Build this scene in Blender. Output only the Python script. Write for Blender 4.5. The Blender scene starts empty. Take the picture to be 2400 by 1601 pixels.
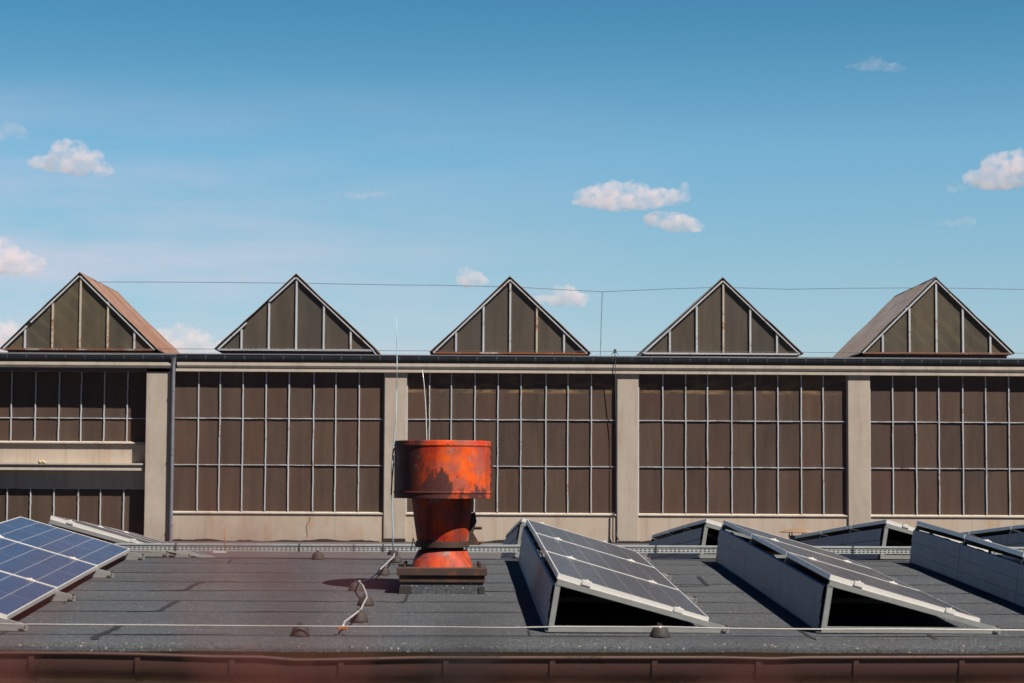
import bpy, bmesh, math, random
from mathutils import Vector, Matrix, noise as mnoise
random.seed(7)
sc = bpy.context.scene
R = math.radians

# ------------------------------------------------------------------ camera
F, CX, CY = 4900.0, 1200.0, 800.5          # focal length in pixels of the 2400 px wide photograph
CAMZ = 10.0
PITCH, YAW, ROLL = R(3.985), R(0.62), R(0.30)
fw = Vector((math.sin(YAW)*math.cos(PITCH), math.cos(YAW)*math.cos(PITCH), math.sin(PITCH)))
rt = Vector((math.cos(YAW), -math.sin(YAW), 0))
up = rt.cross(fw)
rt, up = rt*math.cos(ROLL)+up*math.sin(ROLL), up*math.cos(ROLL)-rt*math.sin(ROLL)
cd = bpy.data.cameras.new('camera'); cam = bpy.data.objects.new('camera', cd)
sc.collection.objects.link(cam); sc.camera = cam
M = Matrix((rt, up, -fw)).transposed().to_4x4(); M.translation = (0, 0, CAMZ); cam.matrix_world = M
cd.sensor_width = 36.0; cd.lens = 36.0*F/2400.0; cd.clip_start = 0.05; cd.clip_end = 20000
cd.dof.use_dof = True; cd.dof.focus_distance = 24.0; cd.dof.aperture_fstop = 5.6

# ------------------------------------------------------------------ light
SUN_EL, SUN_AZ = R(54), R(47)              # azimuth measured from "towards the camera" to the right
sd = Vector((math.sin(SUN_AZ)*math.cos(SUN_EL), -math.cos(SUN_AZ)*math.cos(SUN_EL), math.sin(SUN_EL)))
ld = bpy.data.lights.new('sun', 'SUN'); ld.energy = 5.0; ld.angle = R(0.53); ld.color = (1.0, 0.90, 0.78)
lo = bpy.data.objects.new('sun', ld); sc.collection.objects.link(lo)
lo.rotation_euler = sd.to_track_quat('Z', 'Y').to_euler(); lo.location = (20, -20, 60)
sc.view_settings.view_transform = 'Standard'; sc.view_settings.look = 'None'
sc.view_settings.exposure = 0.75; sc.view_settings.gamma = 1.0
w = bpy.data.worlds.new('World'); sc.world = w; w.use_nodes = True
nt = w.node_tree; bg = nt.nodes['Background']
sky = nt.nodes.new('ShaderNodeTexSky'); sky.sky_type = 'NISHITA'; sky.sun_disc = False
sky.sun_elevation = SUN_EL; sky.sun_rotation = math.atan2(sd.x, sd.y)
sky.altitude = 200; sky.air_density = 1.0; sky.dust_density = 0.6; sky.ozone_density = 2.0
sc.cycles.volume_bounces = 6; sc.cycles.volume_max_steps = 256
bg.inputs['Strength'].default_value = 0.05
hs = nt.nodes.new('ShaderNodeHueSaturation'); hs.inputs['Saturation'].default_value = 1.15
nt.links.new(sky.outputs[0], hs.inputs['Color'])
# pale cyan low down; dimmed overhead, above the view, to deepen the shadows
gr_ = nt.nodes.new('ShaderNodeValToRGB'); els = gr_.color_ramp.elements
while len(els) < 7: els.new(0.5)
for el_, (p_, c_) in zip(els, ((0.0, (.54, .56, .66)), (.065, (.55, .595, .655)), (.11, (.545, .635, .635)), (.16, (.49, .67, .665)), (.218, (.275, .54, .55)), (.34, (.08, .25, .37)), (1.0, (.035, .15, .28)))):
    el_.position = p_; el_.color = (*c_, 1)
x2 = nt.nodes.new('ShaderNodeVectorMath'); x2.operation = 'MULTIPLY'; x3 = nt.nodes.new('ShaderNodeVectorMath'); x3.operation = 'SCALE'; x3.inputs['Scale'].default_value = 2.0
tz = nt.nodes.new('ShaderNodeTexCoord'); sz = nt.nodes.new('ShaderNodeSeparateXYZ')
nt.links.new(tz.outputs['Generated'], sz.inputs[0]); nt.links.new(sz.outputs['Z'], gr_.inputs['Fac'])
nt.links.new(hs.outputs[0], x2.inputs[0]); nt.links.new(gr_.outputs['Color'], x2.inputs[1]); nt.links.new(x2.outputs[0], x3.inputs[0])
# thin high wisps low in the left of the sky
tc = nt.nodes.new('ShaderNodeTexCoord'); mp = nt.nodes.new('ShaderNodeMapping')
mp.inputs['Scale'].default_value = (7, 7, 42)
nz = nt.nodes.new('ShaderNodeTexNoise'); nz.inputs['Scale'].default_value = 1.0
nz.inputs['Detail'].default_value = 7; nz.inputs['Roughness'].default_value = 0.55
rp = nt.nodes.new('ShaderNodeValToRGB'); rp.color_ramp.elements[0].position = 0.36; rp.color_ramp.elements[1].position = 0.72
sx = nt.nodes.new('ShaderNodeSeparateXYZ')
mr = nt.nodes.new('ShaderNodeMapRange'); mr.inputs[1].default_value = 0.10; mr.inputs[2].default_value = -0.22
mr2 = nt.nodes.new('ShaderNodeMapRange'); mr2.inputs[1].default_value = 0.20; mr2.inputs[2].default_value = 0.06
mm = nt.nodes.new('ShaderNodeMath'); mm.operation = 'MULTIPLY'
m3 = nt.nodes.new('ShaderNodeMath'); m3.operation = 'MULTIPLY'
m4 = nt.nodes.new('ShaderNodeMath'); m4.operation = 'MULTIPLY'; m4.inputs[1].default_value = 0.92
mx = nt.nodes.new('ShaderNodeMix'); mx.data_type = 'RGBA'
L = nt.links.new
L(tc.outputs['Generated'], mp.inputs['Vector']); L(mp.outputs[0], nz.inputs['Vector']); L(nz.outputs['Fac'], rp.inputs['Fac'])
L(tc.outputs['Generated'], sx.inputs[0]); L(sx.outputs['X'], mr.inputs[0]); L(sx.outputs['Z'], mr2.inputs[0])
L(rp.outputs['Color'], mm.inputs[0]); L(mr.outputs[0], mm.inputs[1]); L(mm.outputs[0], m3.inputs[0]); L(mr2.outputs[0], m3.inputs[1])
L(m3.outputs[0], m4.inputs[0]); L(m4.outputs[0], mx.inputs['Factor']); L(x3.outputs[0], mx.inputs[6])
mx.inputs[7].default_value = (9.0, 7.6, 8.8, 1)
# unseen sky behind the camera dimmed and tinted blue to darken the shadows
bk_ = nt.nodes.new('ShaderNodeMapRange'); bk_.interpolation_type = 'SMOOTHSTEP'; bk_.inputs[1].default_value = -0.25; bk_.inputs[2].default_value = 0.55
L(sx.outputs['Y'], bk_.inputs[0])
mb_ = nt.nodes.new('ShaderNodeMix'); mb_.data_type = 'RGBA'; L(bk_.outputs[0], mb_.inputs['Factor']); mb_.inputs[6].default_value = (0.05, 0.17, 0.31, 1); mb_.inputs[7].default_value = (1, 1, 1, 1)
mc_ = nt.nodes.new('ShaderNodeVectorMath'); mc_.operation = 'MULTIPLY'; L(mx.outputs[2], mc_.inputs[0]); L(mb_.outputs[2], mc_.inputs[1])
L(mc_.outputs[0], bg.inputs['Color'])

# ------------------------------------------------------------------ geometry helpers
def ray(px, py): return (fw*F + rt*(px-CX) - up*(py-CY)).normalized()
def P(px, py, Y):
    d = ray(px, py); return Vector((0, 0, CAMZ)) + d*(Y/d.y)
def ZH(py, Y, px=650): return P(px, py, Y).z
PHI = 0.021                                # the near roof stands very slightly askew to the factory wall
def UV(u, v, z): return Vector((u*math.cos(PHI)-v*math.sin(PHI), u*math.sin(PHI)+v*math.cos(PHI), z))
def roofz(v):  return CAMZ - 0.650 - 0.055*(math.sqrt((v-19.0)**2+0.36)-0.6)
def vof(p): return -p.x*math.sin(PHI)+p.y*math.cos(PHI)
def onroof(px, py, lift=0.0, vmax=19.0):
    d = ray(px, py); a, b = 11.5, 19.6
    def g(t):
        q = Vector((0, 0, CAMZ))+d*t; return q.z-(roofz(vof(q))+lift)
    t = a
    while t < 40 and g(t) > 0: t += 0.05
    lo_, hi = t-0.05, t
    for _ in range(20):
        m = (lo_+hi)/2
        if g(m) > 0: lo_ = m
        else: hi = m
    return Vector((0, 0, CAMZ))+d*hi

class MB:
    def __init__(s): s.v = []; s.f = []; s.uv = {}; s.tone = {}
    def quad(s, a, b, c, d, uv=None, tone=None):
        n = len(s.v); s.v += [tuple(a), tuple(b), tuple(c), tuple(d)]; s.f.append((n, n+1, n+2, n+3))
        if uv: s.uv[len(s.f)-1] = uv
        if tone is not None: s.tone[len(s.f)-1] = tone
    def poly(s, pts):
        n = len(s.v); s.v += [tuple(p) for p in pts]; s.f.append(tuple(range(n, n+len(pts))))
    def hexa(s, p):                         # 8 corners: bottom 4 ccw, top 4 ccw
        n = len(s.v); s.v += [tuple(q) for q in p]
        for f in ((3,2,1,0),(4,5,6,7),(0,1,5,4),(1,2,6,5),(2,3,7,6),(3,0,4,7)): s.f.append(tuple(n+i for i in f))
    def box(s, x0, x1, y0, y1, z0, z1):
        s.hexa([(x0,y0,z0),(x1,y0,z0),(x1,y1,z0),(x0,y1,z0),(x0,y0,z1),(x1,y0,z1),(x1,y1,z1),(x0,y1,z1)])
    def prism(s, pts, off):                 # polygon extruded along vector off
        n = len(s.v); k = len(pts); off = Vector(off)
        s.v += [tuple(Vector(p)) for p in pts] + [tuple(Vector(p)+off) for p in pts]
        s.f.append(tuple(range(n, n+k))); s.f.append(tuple(reversed(range(n+k, n+2*k))))
        for i in range(k):
            j = (i+1) % k; s.f.append((n+j, n+i, n+k+i, n+k+j))
    def bar(s, a, b, w_, h, upv=(0, 0, 1)):  # rectangular bar from a to b
        a, b = Vector(a), Vector(b); d = (b-a).normalized(); sd_ = d.cross(Vector(upv))
        if sd_.length < 1e-4: sd_ = d.cross(Vector((0, 1, 0)))
        sd_.normalize(); u_ = sd_.cross(d).normalized()
        x, y = sd_*w_/2, u_*h/2
        s.hexa([a-x-y, a+x-y, b+x-y, b-x-y, a-x+y, a+x+y, b+x+y, b-x+y])
    def tube(s, pts, r, n=8, cap=True):
        pts = [Vector(p) for p in pts]; base = len(s.v); k = len(pts)
        for i, p in enumerate(pts):
            d = (pts[min(i+1, k-1)]-pts[max(i-1, 0)]).normalized()
            a = d.cross(Vector((0, 0, 1)))
            if a.length < 1e-3: a = d.cross(Vector((0, 1, 0)))
            a.normalize(); b = a.cross(d)
            rr = r[i] if isinstance(r, (list, tuple)) else r
            for j in range(n):
                t = 2*math.pi*j/n; s.v.append(tuple(p+a*rr*math.cos(t)+b*rr*math.sin(t)))
        for i in range(k-1):
            for j in range(n):
                j2 = (j+1) % n; s.f.append((base+i*n+j, base+i*n+j2, base+(i+1)*n+j2, base+(i+1)*n+j))
        if cap:
            s.f.append(tuple(base+j for j in reversed(range(n)))); s.f.append(tuple(base+(k-1)*n+j for j in range(n)))
    def lathe(s, prof, c=(0, 0, 0), n=48, sq=0.0):
        base = len(s.v); k = len(prof)
        for (r, z) in prof:
            for j in range(n):
                t = 2*math.pi*j/n; s.v.append((c[0]+r*math.cos(t), c[1]+r*math.sin(t), c[2]+z))
        for i in range(k-1):
            for j in range(n):
                j2 = (j+1) % n; s.f.append((base+i*n+j, base+i*n+j2, base+(i+1)*n+j2, base+(i+1)*n+j))
    def grid(s, fn, nu, nv):
        base = len(s.v)
        for i in range(nu+1):
            for j in range(nv+1): s.v.append(tuple(fn(i/nu, j/nv)))
        for i in range(nu):
            for j in range(nv):
                a = base+i*(nv+1)+j; s.f.append((a, a+nv+1, a+nv+2, a+1))
    def mesh(s, name, mat, smooth=False):
        me = bpy.data.meshes.new(name); me.from_pydata(s.v, [], s.f); me.update()
        if s.uv:
            ul = me.uv_layers.new(name='UVMap')
            for fi, uv in s.uv.items():
                for k, li in enumerate(me.polygons[fi].loop_indices): ul.data[li].uv = uv[k]
        if s.tone:
            at = me.attributes.new('tone', 'FLOAT', 'FACE')
            for fi, t in s.tone.items(): at.data[fi].value = t
        bm = bmesh.new(); bm.from_mesh(me); bmesh.ops.recalc_face_normals(bm, faces=bm.faces); bm.to_mesh(me); bm.free()
        if smooth:
            for p in me.polygons: p.use_smooth = True
        me.materials.append(mat); return me

col = sc.collection
def obj(name, mb, mat, parent=None, smooth=False, loc=None, label=None, bevel=0, auto=False):
    me = mb.mesh(name, mat, smooth) if isinstance(mb, MB) else mb
    o = bpy.data.objects.new(name, me); col.objects.link(o)
    if parent is not None: o.parent = parent
    if loc is not None: o.location = loc
    if label: o['label'] = label
    if auto: me.set_sharp_from_angle(angle=R(38))
    if bevel:
        b = o.modifiers.new('bevel', 'BEVEL'); b.width = bevel; b.segments = 2; b.limit_method = 'ANGLE'
    return o
def empty(name, loc=(0, 0, 0), rz=0.0):
    o = bpy.data.objects.new(name, None); col.objects.link(o); o.location = loc; o.rotation_euler = (0, 0, rz)
    o.empty_display_size = 0.2; return o
def tag(o, label=None, cat=None, group=None, kind=None):
    if label: o['label'] = label
    if cat: o['category'] = cat
    if group: o['group'] = group
    if kind: o['kind'] = kind
    return o
def copy_tree(o, parent=None):
    c = o.copy(); col.objects.link(c); c.parent = parent
    for ch in list(o.children): copy_tree(ch, c)
    return c

# ------------------------------------------------------------------ materials
class N:
    def __init__(s, name):
        s.m = bpy.data.materials.new(name); s.m.use_nodes = True; s.t = s.m.node_tree
        s.b = s.t.nodes['Principled BSDF']; s.tc = s.t.nodes.new('ShaderNodeTexCoord')
    def n(s, kind, **kw):
        x = s.t.nodes.new(kind)
        for k, v in kw.items():
            if k in ('operation', 'data_type', 'blend_type', 'feature', 'distance', 'noise_dimensions', 'wave_type', 'bands_direction', 'attribute_name'): setattr(x, k, v)
            else: x.inputs[k.replace('_', ' ')].default_value = v
        return x
    def l(s, a, b): s.t.links.new(a, b)
    def co(s, scale=(1, 1, 1), src='Object', loc=(0, 0, 0)):
        m = s.t.nodes.new('ShaderNodeMapping'); m.inputs['Scale'].default_value = scale; m.inputs['Location'].default_value = loc
        s.l(s.tc.outputs[src], m.inputs['Vector']); return m.outputs[0]
    def noise(s, vec, scale=1, detail=4, rough=0.55, dist=0):
        x = s.n('ShaderNodeTexNoise', Scale=scale, Detail=detail, Roughness=rough, Distortion=dist); s.l(vec, x.inputs['Vector']); return x.outputs['Fac']
    def ramp(s, fac, stops):
        r = s.t.nodes.new('ShaderNodeValToRGB'); e = r.color_ramp.elements
        while len(e) < len(stops): e.new(0.5)
        for i, (p, c) in enumerate(stops):
            e[i].position = p; e[i].color = (c[0], c[1], c[2], 1) if isinstance(c, (tuple, list)) else (c, c, c, 1)
        s.l(fac, r.inputs['Fac']); return r.outputs['Color']
    def mix(s, fac, a, b, mode='MIX'):
        x = s.t.nodes.new('ShaderNodeMix'); x.data_type = 'RGBA'; x.blend_type = mode
        for ix, v in ((0, fac), (6, a), (7, b)):
            sock = x.inputs[ix]
            if hasattr(v, 'links'): s.l(v, sock)
            elif isinstance(v, (tuple, list)): sock.default_value = (v[0], v[1], v[2], 1)
            elif ix == 0: sock.default_value = v
            else: sock.default_value = (v, v, v, 1)
        return x.outputs[2]
    def math(s, op, a, b=None, clamp=False):
        x = s.t.nodes.new('ShaderNodeMath'); x.operation = op; x.use_clamp = clamp
        for i, v in enumerate((a, b)):
            if v is None: continue
            if hasattr(v, 'links'): s.l(v, x.inputs[i])
            else: x.inputs[i].default_value = v
        return x.outputs[0]
    def out(s, color=None, rough=None, metal=0.0, bump=None, bstr=0.3, bdist=0.01, spec=0.5):
        if color is not None:
            if hasattr(color, 'links'): s.l(color, s.b.inputs['Base Color'])
            else: s.b.inputs['Base Color'].default_value = (*color, 1)
        if rough is not None:
            if hasattr(rough, 'links'): s.l(rough, s.b.inputs['Roughness'])
            else: s.b.inputs['Roughness'].default_value = rough
        s.b.inputs['Metallic'].default_value = metal
        s.b.inputs['Specular IOR Level'].default_value = spec
        if bump is not None:
            bn = s.t.nodes.new('ShaderNodeBump'); bn.inputs['Strength'].default_value = bstr; bn.inputs['Distance'].default_value = bdist
            s.l(bump, bn.inputs['Height']); s.l(bn.outputs[0], s.b.inputs['Normal'])
        return s.m

def m_plaster(name, base, stain=(0.30, 0.23, 0.17), amt=0.55):
    n = N(name); v = n.co()
    a = n.noise(v, 0.9, 6, 0.6); c = n.noise(n.co((2.2, 2.2, 0.35)), 2.0, 5, 0.6); f = n.noise(v, 55, 3, 0.6)
    col_ = n.mix(n.ramp(a, [(0.35, 0.0), (0.75, 1.0)]), base, tuple(x*1.16 for x in base))
    col_ = n.mix(n.math('MULTIPLY', n.ramp(c, [(0.50, 0.0), (0.72, 1.0)]), amt), col_, stain)
    dk = n.noise(n.co((3.2, 3.2, 0.16), loc=(4, 2, 9)), 1.4, 5, 0.6); bl = n.noise(n.co(loc=(7, 7, 7)), 2.3, 5, 0.65)
    col_ = n.mix(n.math('MULTIPLY', n.ramp(dk, [(0.55, 0), (0.68, 1)]), 0.30), col_, tuple(x*0.5 for x in base))
    col_ = n.mix(n.math('MULTIPLY', n.ramp(bl, [(0.52, 0), (0.60, 1)]), 0.20), col_, (0.46, 0.42, 0.39))
    col_ = n.mix(n.math('MULTIPLY', n.ramp(f, [(0.3, 0), (0.8, 1)]), 0.22), col_, tuple(x*0.72 for x in base))
    return n.out(col_, 0.92, bump=n.math('ADD', f, n.math('MULTIPLY', a, 2.0)), bstr=0.35, bdist=0.012, spec=0.25)
def m_paint(name, base, rust=0.2, rcol=(0.30, 0.09, 0.025), rough=0.5, metal=0.0, scale=4.0):
    n = N(name); v = n.co(); a = n.noise(v, scale, 7, 0.65); b = n.noise(v, scale*9, 4, 0.6); c = n.noise(v, scale*0.33, 3)
    th = 0.70-0.38*rust
    r_ = n.ramp(n.math('ADD', n.math('MULTIPLY', a, 0.75), n.math('MULTIPLY', b, 0.25)), [(th-0.04, 0), (th+0.05, 1)])
    rc = n.mix(b, rcol, tuple(x*0.45 for x in rcol))
    base2 = n.mix(n.ramp(c, [(0.3, 0), (0.7, 1)]), base, tuple(x*0.82 for x in base))
    return n.out(n.mix(r_, base2, rc), n.mix(r_, rough, 0.85), metal, bump=b, bstr=0.15, bdist=0.004)
def m_sheet(name, base, rust, amt):
    n = N(name); a = n.noise(n.co((0.25, 4.5, 0.25)), 1.3, 5, 0.6); b = n.noise(n.co((0.8, 3, 0.8)), 4, 6, 0.7); f = n.noise(n.co(), 40, 3)
    th = 0.66-0.30*amt
    c = n.mix(n.ramp(n.math('ADD', n.math('MULTIPLY', a, .6), n.math('MULTIPLY', b, .4)), [(th-.08, 0), (th+.08, 1)]), base, rust)
    c = n.mix(n.ramp(b, [(.6, 0), (.75, .7)]), c, tuple(x*0.45 for x in rust)); c = n.mix(n.math('MULTIPLY', f, .3), c, tuple(x*.5 for x in base))
    return n.out(c, 0.8, bump=b, bstr=0.2, bdist=0.01, spec=.3)
def m_flat(name, base, rough=0.6, metal=0.0, var=0.25, scale=6, bstr=0.1, spec=0.5):
    n = N(name); a = n.noise(n.co(), scale, 5, 0.6)
    return n.out(n.mix(n.ramp(a, [(0.3, 0), (0.72, 1)]), base, tuple(x*(1-var) for x in base)), rough, metal, bump=a, bstr=bstr, bdist=0.004, spec=spec)

def m_glass(name, base=(0.080, 0.057, 0.044), yellow=False, green=False, streak=False):
    n = N(name); at = n.n('ShaderNodeAttribute', attribute_name='tone')
    a = n.noise(n.co((1, 1, 0.16)), 3.2, 6, 0.62, 0.4); b = n.noise(n.co(), 0.55, 4, 0.6); w_ = n.noise(n.co(), 26, 3, 0.7)
    c = n.mix(n.ramp(a, [(0.32, 0), (0.70, 1)]), tuple(x*0.68 for x in base), tuple(x*1.16 for x in base))
    c = n.mix(n.ramp(b, [(0.35, 0.0), (0.75, 0.75)]), c, (base[0]*1.15, base[1]*0.86, base[2]*0.78) if not green else (0.068, 0.070, 0.058))
    c = n.mix(at.outputs['Fac'], c, n.mix(1.0, c, (0.74, 0.78, 0.86), 'MULTIPLY'))
    c = n.mix(n.ramp(n.math('FRACT', n.math('MULTIPLY', at.outputs['Fac'], 37.0)), [(0.7, 0), (1.0, 0.40)]), c, n.mix(1.0, c, (1.30, 1.05, 0.92), 'MULTIPLY'))
    c = n.mix(n.math('MULTIPLY', n.ramp(w_, [(0.60, 0), (0.85, 1)]), 0.22), c, (0.22, 0.17, 0.13))
    dr = n.noise(n.co((5.5, 1, 0.22)), 1.6, 6, 0.65, 0.3)          # runs of dirt down the panes
    c = n.mix(n.math('MULTIPLY', n.ramp(dr, [(0.56, 0), (0.72, 1)]), 0.26), c, (0.036, 0.027, 0.024))
    c = n.mix(n.math('MULTIPLY', n.ramp(dr, [(0.28, 1), (0.38, 0)]), 0.14), c, (0.13, 0.10, 0.08))
    # grime line along the foot of each row of panes
    if yellow:
        sp = n.n('ShaderNodeSeparateXYZ'); n.l(n.tc.outputs['UV'], sp.inputs[0])
        band = n.ramp(sp.outputs['Y'], [(0.56, 0), (0.61, 1), (0.68, 0.55), (0.80, 0.45), (1.0, 0.2)])
        st = n.ramp(n.noise(n.co((1, 1, 2.5)), 2.2, 5, 0.6), [(0.42, 0), (0.66, 1)])
        row = at.outputs['Fac']
        c = n.mix(n.math('MULTIPLY', n.math('MULTIPLY', band, st), 0.85), c, (0.28, 0.19, 0.09))
    if streak:
        g = n.noise(n.co((0.5, 1, 0.9), loc=(3, 0, 1)), 1.0, 3, 0.5)
        wv = n.n('ShaderNodeTexWave', Scale=1.15, Distortion=3.5, Detail=3.0); wv.bands_direction = 'DIAGONAL'
        n.l(n.co((1, 0, 1.0)), wv.inputs['Vector'])
        c = n.mix(n.math('MULTIPLY', n.ramp(n.math('MULTIPLY', wv.outputs['Fac'], g), [(0.30, 0), (0.65, 1)]), 0.45), c, (0.13, 0.115, 0.065))
    mesh_ = n.n('ShaderNodeTexWave', Scale=22.0, Distortion=0.3); mesh_.bands_direction = 'Z'
    n.l(n.co(), mesh_.inputs['Vector'])
    c = n.mix(n.math('MULTIPLY', mesh_.outputs['Fac'], 0.16), c, tuple(x*0.5 for x in base))
    return n.out(c, n.ramp(w_, [(0.3, 0.38), (0.7, 0.65)]), bump=a, bstr=0.2, bdist=0.01, spec=0.30)

def m_felt(name, base=(0.037, 0.042, 0.049)):
    n = N(name); v = n.co()
    a = n.noise(n.co((0.5, 1.6, 1)), 1.0, 6, 0.6); g = n.noise(v, 120, 2, 0.7); g2 = n.noise(v, 62, 3, 0.8)
    vo = n.n('ShaderNodeTexVoronoi', Scale=30.0); n.l(v, vo.inputs['Vector'])
    sp = n.ramp(vo.outputs['Distance'], [(0.0, 1), (0.26, 0.0)])
    pick = n.ramp(vo.outputs['Color'], [(0.50, 0), (0.64, 1)])
    c = n.mix(n.ramp(a, [(0.3, 0), (0.72, 1)]), tuple(x*0.72 for x in base), tuple(x*1.32 for x in base))
    pd = n.noise(n.co((0.35, 0.9, 1), loc=(1, 8, 0)), 1.1, 3, 0.5); c = n.mix(n.ramp(pd, [(0.56, 0), (0.585, 0.30), (0.66, 0.12)]), c, (0.085, 0.082, 0.078))
    br = n.noise(n.co((0.7, 1.0, 1.0), loc=(5, 2, 0)), 0.8, 4, 0.6)
    c = n.mix(n.math('MULTIPLY', n.ramp(br, [(0.46, 0), (0.70, 1)]), 0.30), c, (0.060, 0.046, 0.040))
    c = n.mix(n.ramp(g, [(0.40, 0.0), (0.66, 0.85)]), c, tuple(x*2.6 for x in base))
    c = n.mix(n.ramp(g2, [(0.34, 0.75), (0.54, 0.0)]), c, tuple(x*0.35 for x in base))
    c = n.mix(n.math('MULTIPLY', sp, pick), c, (0.34, 0.31, 0.26))
    return n.out(c, 0.9, bump=n.math('ADD', g, g2), bstr=0.55, bdist=0.006, spec=0.3)

def m_cells(name, dust_glare=False):
    n = N(name); sp = n.n('ShaderNodeSeparateXYZ'); n.l(n.tc.outputs['UV'], sp.inputs[0])
    def lines(src, count, width, off=0.0):
        f = n.math('FRACT', n.math('ADD', n.math('MULTIPLY', src, count), off+0.5))
        d = n.math('ABSOLUTE', n.math('SUBTRACT', f, 0.5)); return n.math('LESS_THAN', d, width*count/2)
    u, v = sp.outputs['X'], sp.outputs['Y']
    l6 = lines(u, 6, 0.009); l2 = lines(v, 2, 0.0045); l20 = lines(v, 20, 0.0022); bus = lines(u, 54, 0.0012)
    a = n.noise(n.co(), 2.0, 4, 0.6)
    at = n.n('ShaderNodeAttribute', attribute_name='tone')
    c = n.mix(n.ramp(a, [(0.3, 0), (0.7, 1)]), *(((0.012, 0.014, 0.024), (0.018, 0.020, 0.030)) if dust_glare else ((0.010, 0.022, 0.070), (0.016, 0.030, 0.085))))
    c = n.mix(n.math('MULTIPLY', l20, 0.35), c, (0.22, 0.26, 0.33))
    c = n.mix(n.math('MULTIPLY', bus, 0.25), c, (0.22, 0.26, 0.33))
    c = n.mix(n.math('MULTIPLY', n.math('MAXIMUM', l6, l2), 0.85), c, (0.24, 0.25, 0.27))
    du = n.noise(n.co(), 5, 5, 0.65); c = n.mix(n.ramp(du, [(0.2, 0.62 if dust_glare else 0.10), (0.8, 0.86 if dust_glare else 0.30)]), c, (0.066, 0.050, 0.042) if dust_glare else (0.10, 0.08, 0.08))  # dust, with the grey-brown sky reflection of most rows painted into its colour
    m = n.out(c, n.ramp(du, [(0.3, 0.20), (0.8, 0.34)]), bump=a, bstr=0.05, bdist=0.01, spec=0.03 if dust_glare else 0.2); return m

def m_redpaint(name, patch=True):
    n = N(name); v = n.co(); big = n.noise(v, 3.2, 6, 0.62, 0.3); mid = n.noise(n.co((1, 1, 0.45)), 9, 6, 0.7); fine = n.noise(v, 45, 4, 0.7)
    c = n.mix(n.ramp(big, [(0.35, 0), (0.68, 1)]), (0.36, 0.016, 0.006), (0.70, 0.105, 0.007))
    c = n.mix(n.math('MULTIPLY', n.ramp(n.noise(v, 6, 5, 0.6, 0.5), [(0.47, 0), (0.60, 1)]), 0.62), c, (0.20, 0.075, 0.075))
    wear = n.math('ADD', n.math('MULTIPLY', mid, 0.7), n.math('MULTIPLY', fine, 0.3))
    if patch:                              # one large blistered patch low on the side towards the camera
        sp = n.n('ShaderNodeSeparateXYZ'); n.l(n.tc.outputs['Object'], sp.inputs[0])
        dx = n.math('MULTIPLY', n.math('ADD', sp.outputs['X'], 0.015), 5.5); dz = n.math('MULTIPLY', n.math('SUBTRACT', sp.outputs['Z'], 0.125), 5.6)
        dd = n.math('ADD', n.math('SQRT', n.math('ADD', n.math('MULTIPLY', dx, dx), n.math('MULTIPLY', dz, dz))), n.math('MULTIPLY', n.math('SUBTRACT', big, 0.5), 3.2))
        near = n.ramp(dd, [(0.1, 0.22), (1.35, 0.0)])
        front = n.math('LESS_THAN', sp.outputs['Y'], 0.0)
        wear = n.math('ADD', wear, n.math('MULTIPLY', near, front))
        low = n.ramp(sp.outputs['Z'], [(0.0, 0.12), (0.13, 0.0)])
        wear = n.math('ADD', wear, low)
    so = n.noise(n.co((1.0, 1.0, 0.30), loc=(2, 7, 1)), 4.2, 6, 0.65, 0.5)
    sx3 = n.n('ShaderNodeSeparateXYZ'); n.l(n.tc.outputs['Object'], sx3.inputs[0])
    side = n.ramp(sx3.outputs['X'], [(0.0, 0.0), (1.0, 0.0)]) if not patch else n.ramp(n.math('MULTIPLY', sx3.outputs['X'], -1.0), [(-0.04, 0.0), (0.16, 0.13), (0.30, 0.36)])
    shade_tint = n.ramp(n.math('ADD', so, side), [(0.47, 0.0), (0.68, 1.0)] if patch else [(0.36, 0.0), (0.60, 1.0)])  # painted shade: darkens the hood's left side and the neck, broken up by noise
    c = n.mix(n.math('MULTIPLY', shade_tint, 0.88 if patch else 0.80), c, (0.035, 0.014, 0.013))
    pk = n.ramp(n.noise(n.co((1, 1, .8), loc=(9, 1, 4)), 7, 6, .7, .6), [(0.60, 0), (0.64, 1)])
    c = n.mix(n.math('MULTIPLY', pk, 0.8), c, (0.17, 0.155, 0.14))
    k = n.ramp(wear, [(0.59, 0), (0.635, 1)])
    c = n.mix(k, c, n.mix(fine, (0.045, 0.012, 0.012), (0.10, 0.035, 0.03)))
    c = n.mix(n.ramp(fine, [(0.72, 0), (0.8, 0.6)]), c, (0.05, 0.02, 0.015))
    return n.out(c, n.ramp(big, [(0.3, 0.55), (0.7, 0.75)]), bump=n.math('ADD', n.math('MULTIPLY', k, -0.6), fine), bstr=0.25, bdist=0.004, spec=0.25)

MT = {}
MT['plaster'] = m_plaster('plaster', (0.355, 0.312, 0.268), (0.25, 0.20, 0.17), 0.5)
MT['plaster_base'] = m_plaster('plaster_base', (0.39, 0.335, 0.28), (0.36, 0.20, 0.08), 0.5)
MT['concrete'] = m_plaster('concrete_trim', (0.40, 0.36, 0.315), (0.24, 0.2, 0.17), 0.4)
MT['glassA'] = m_glass('dirty_wired_glass')
MT['glassB'] = m_glass('dirty_wired_glass_stained', yellow=True)
MT['glassS'] = m_glass('skylight_glass', (0.094, 0.074, 0.057), green=True)
MT['glassT'] = m_glass('skylight_glass_streaked', (0.098, 0.080, 0.052), green=True, streak=True)
MT['steel'] = m_paint('grey_painted_steel', (0.46, 0.49, 0.53), 0.25, (0.28, 0.13, 0.06), 0.5, scale=3)
MT['steel_rust'] = m_paint('rusting_painted_steel', (0.44, 0.40, 0.34), 0.42, (0.36, 0.15, 0.045), 0.6, scale=3)
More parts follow.
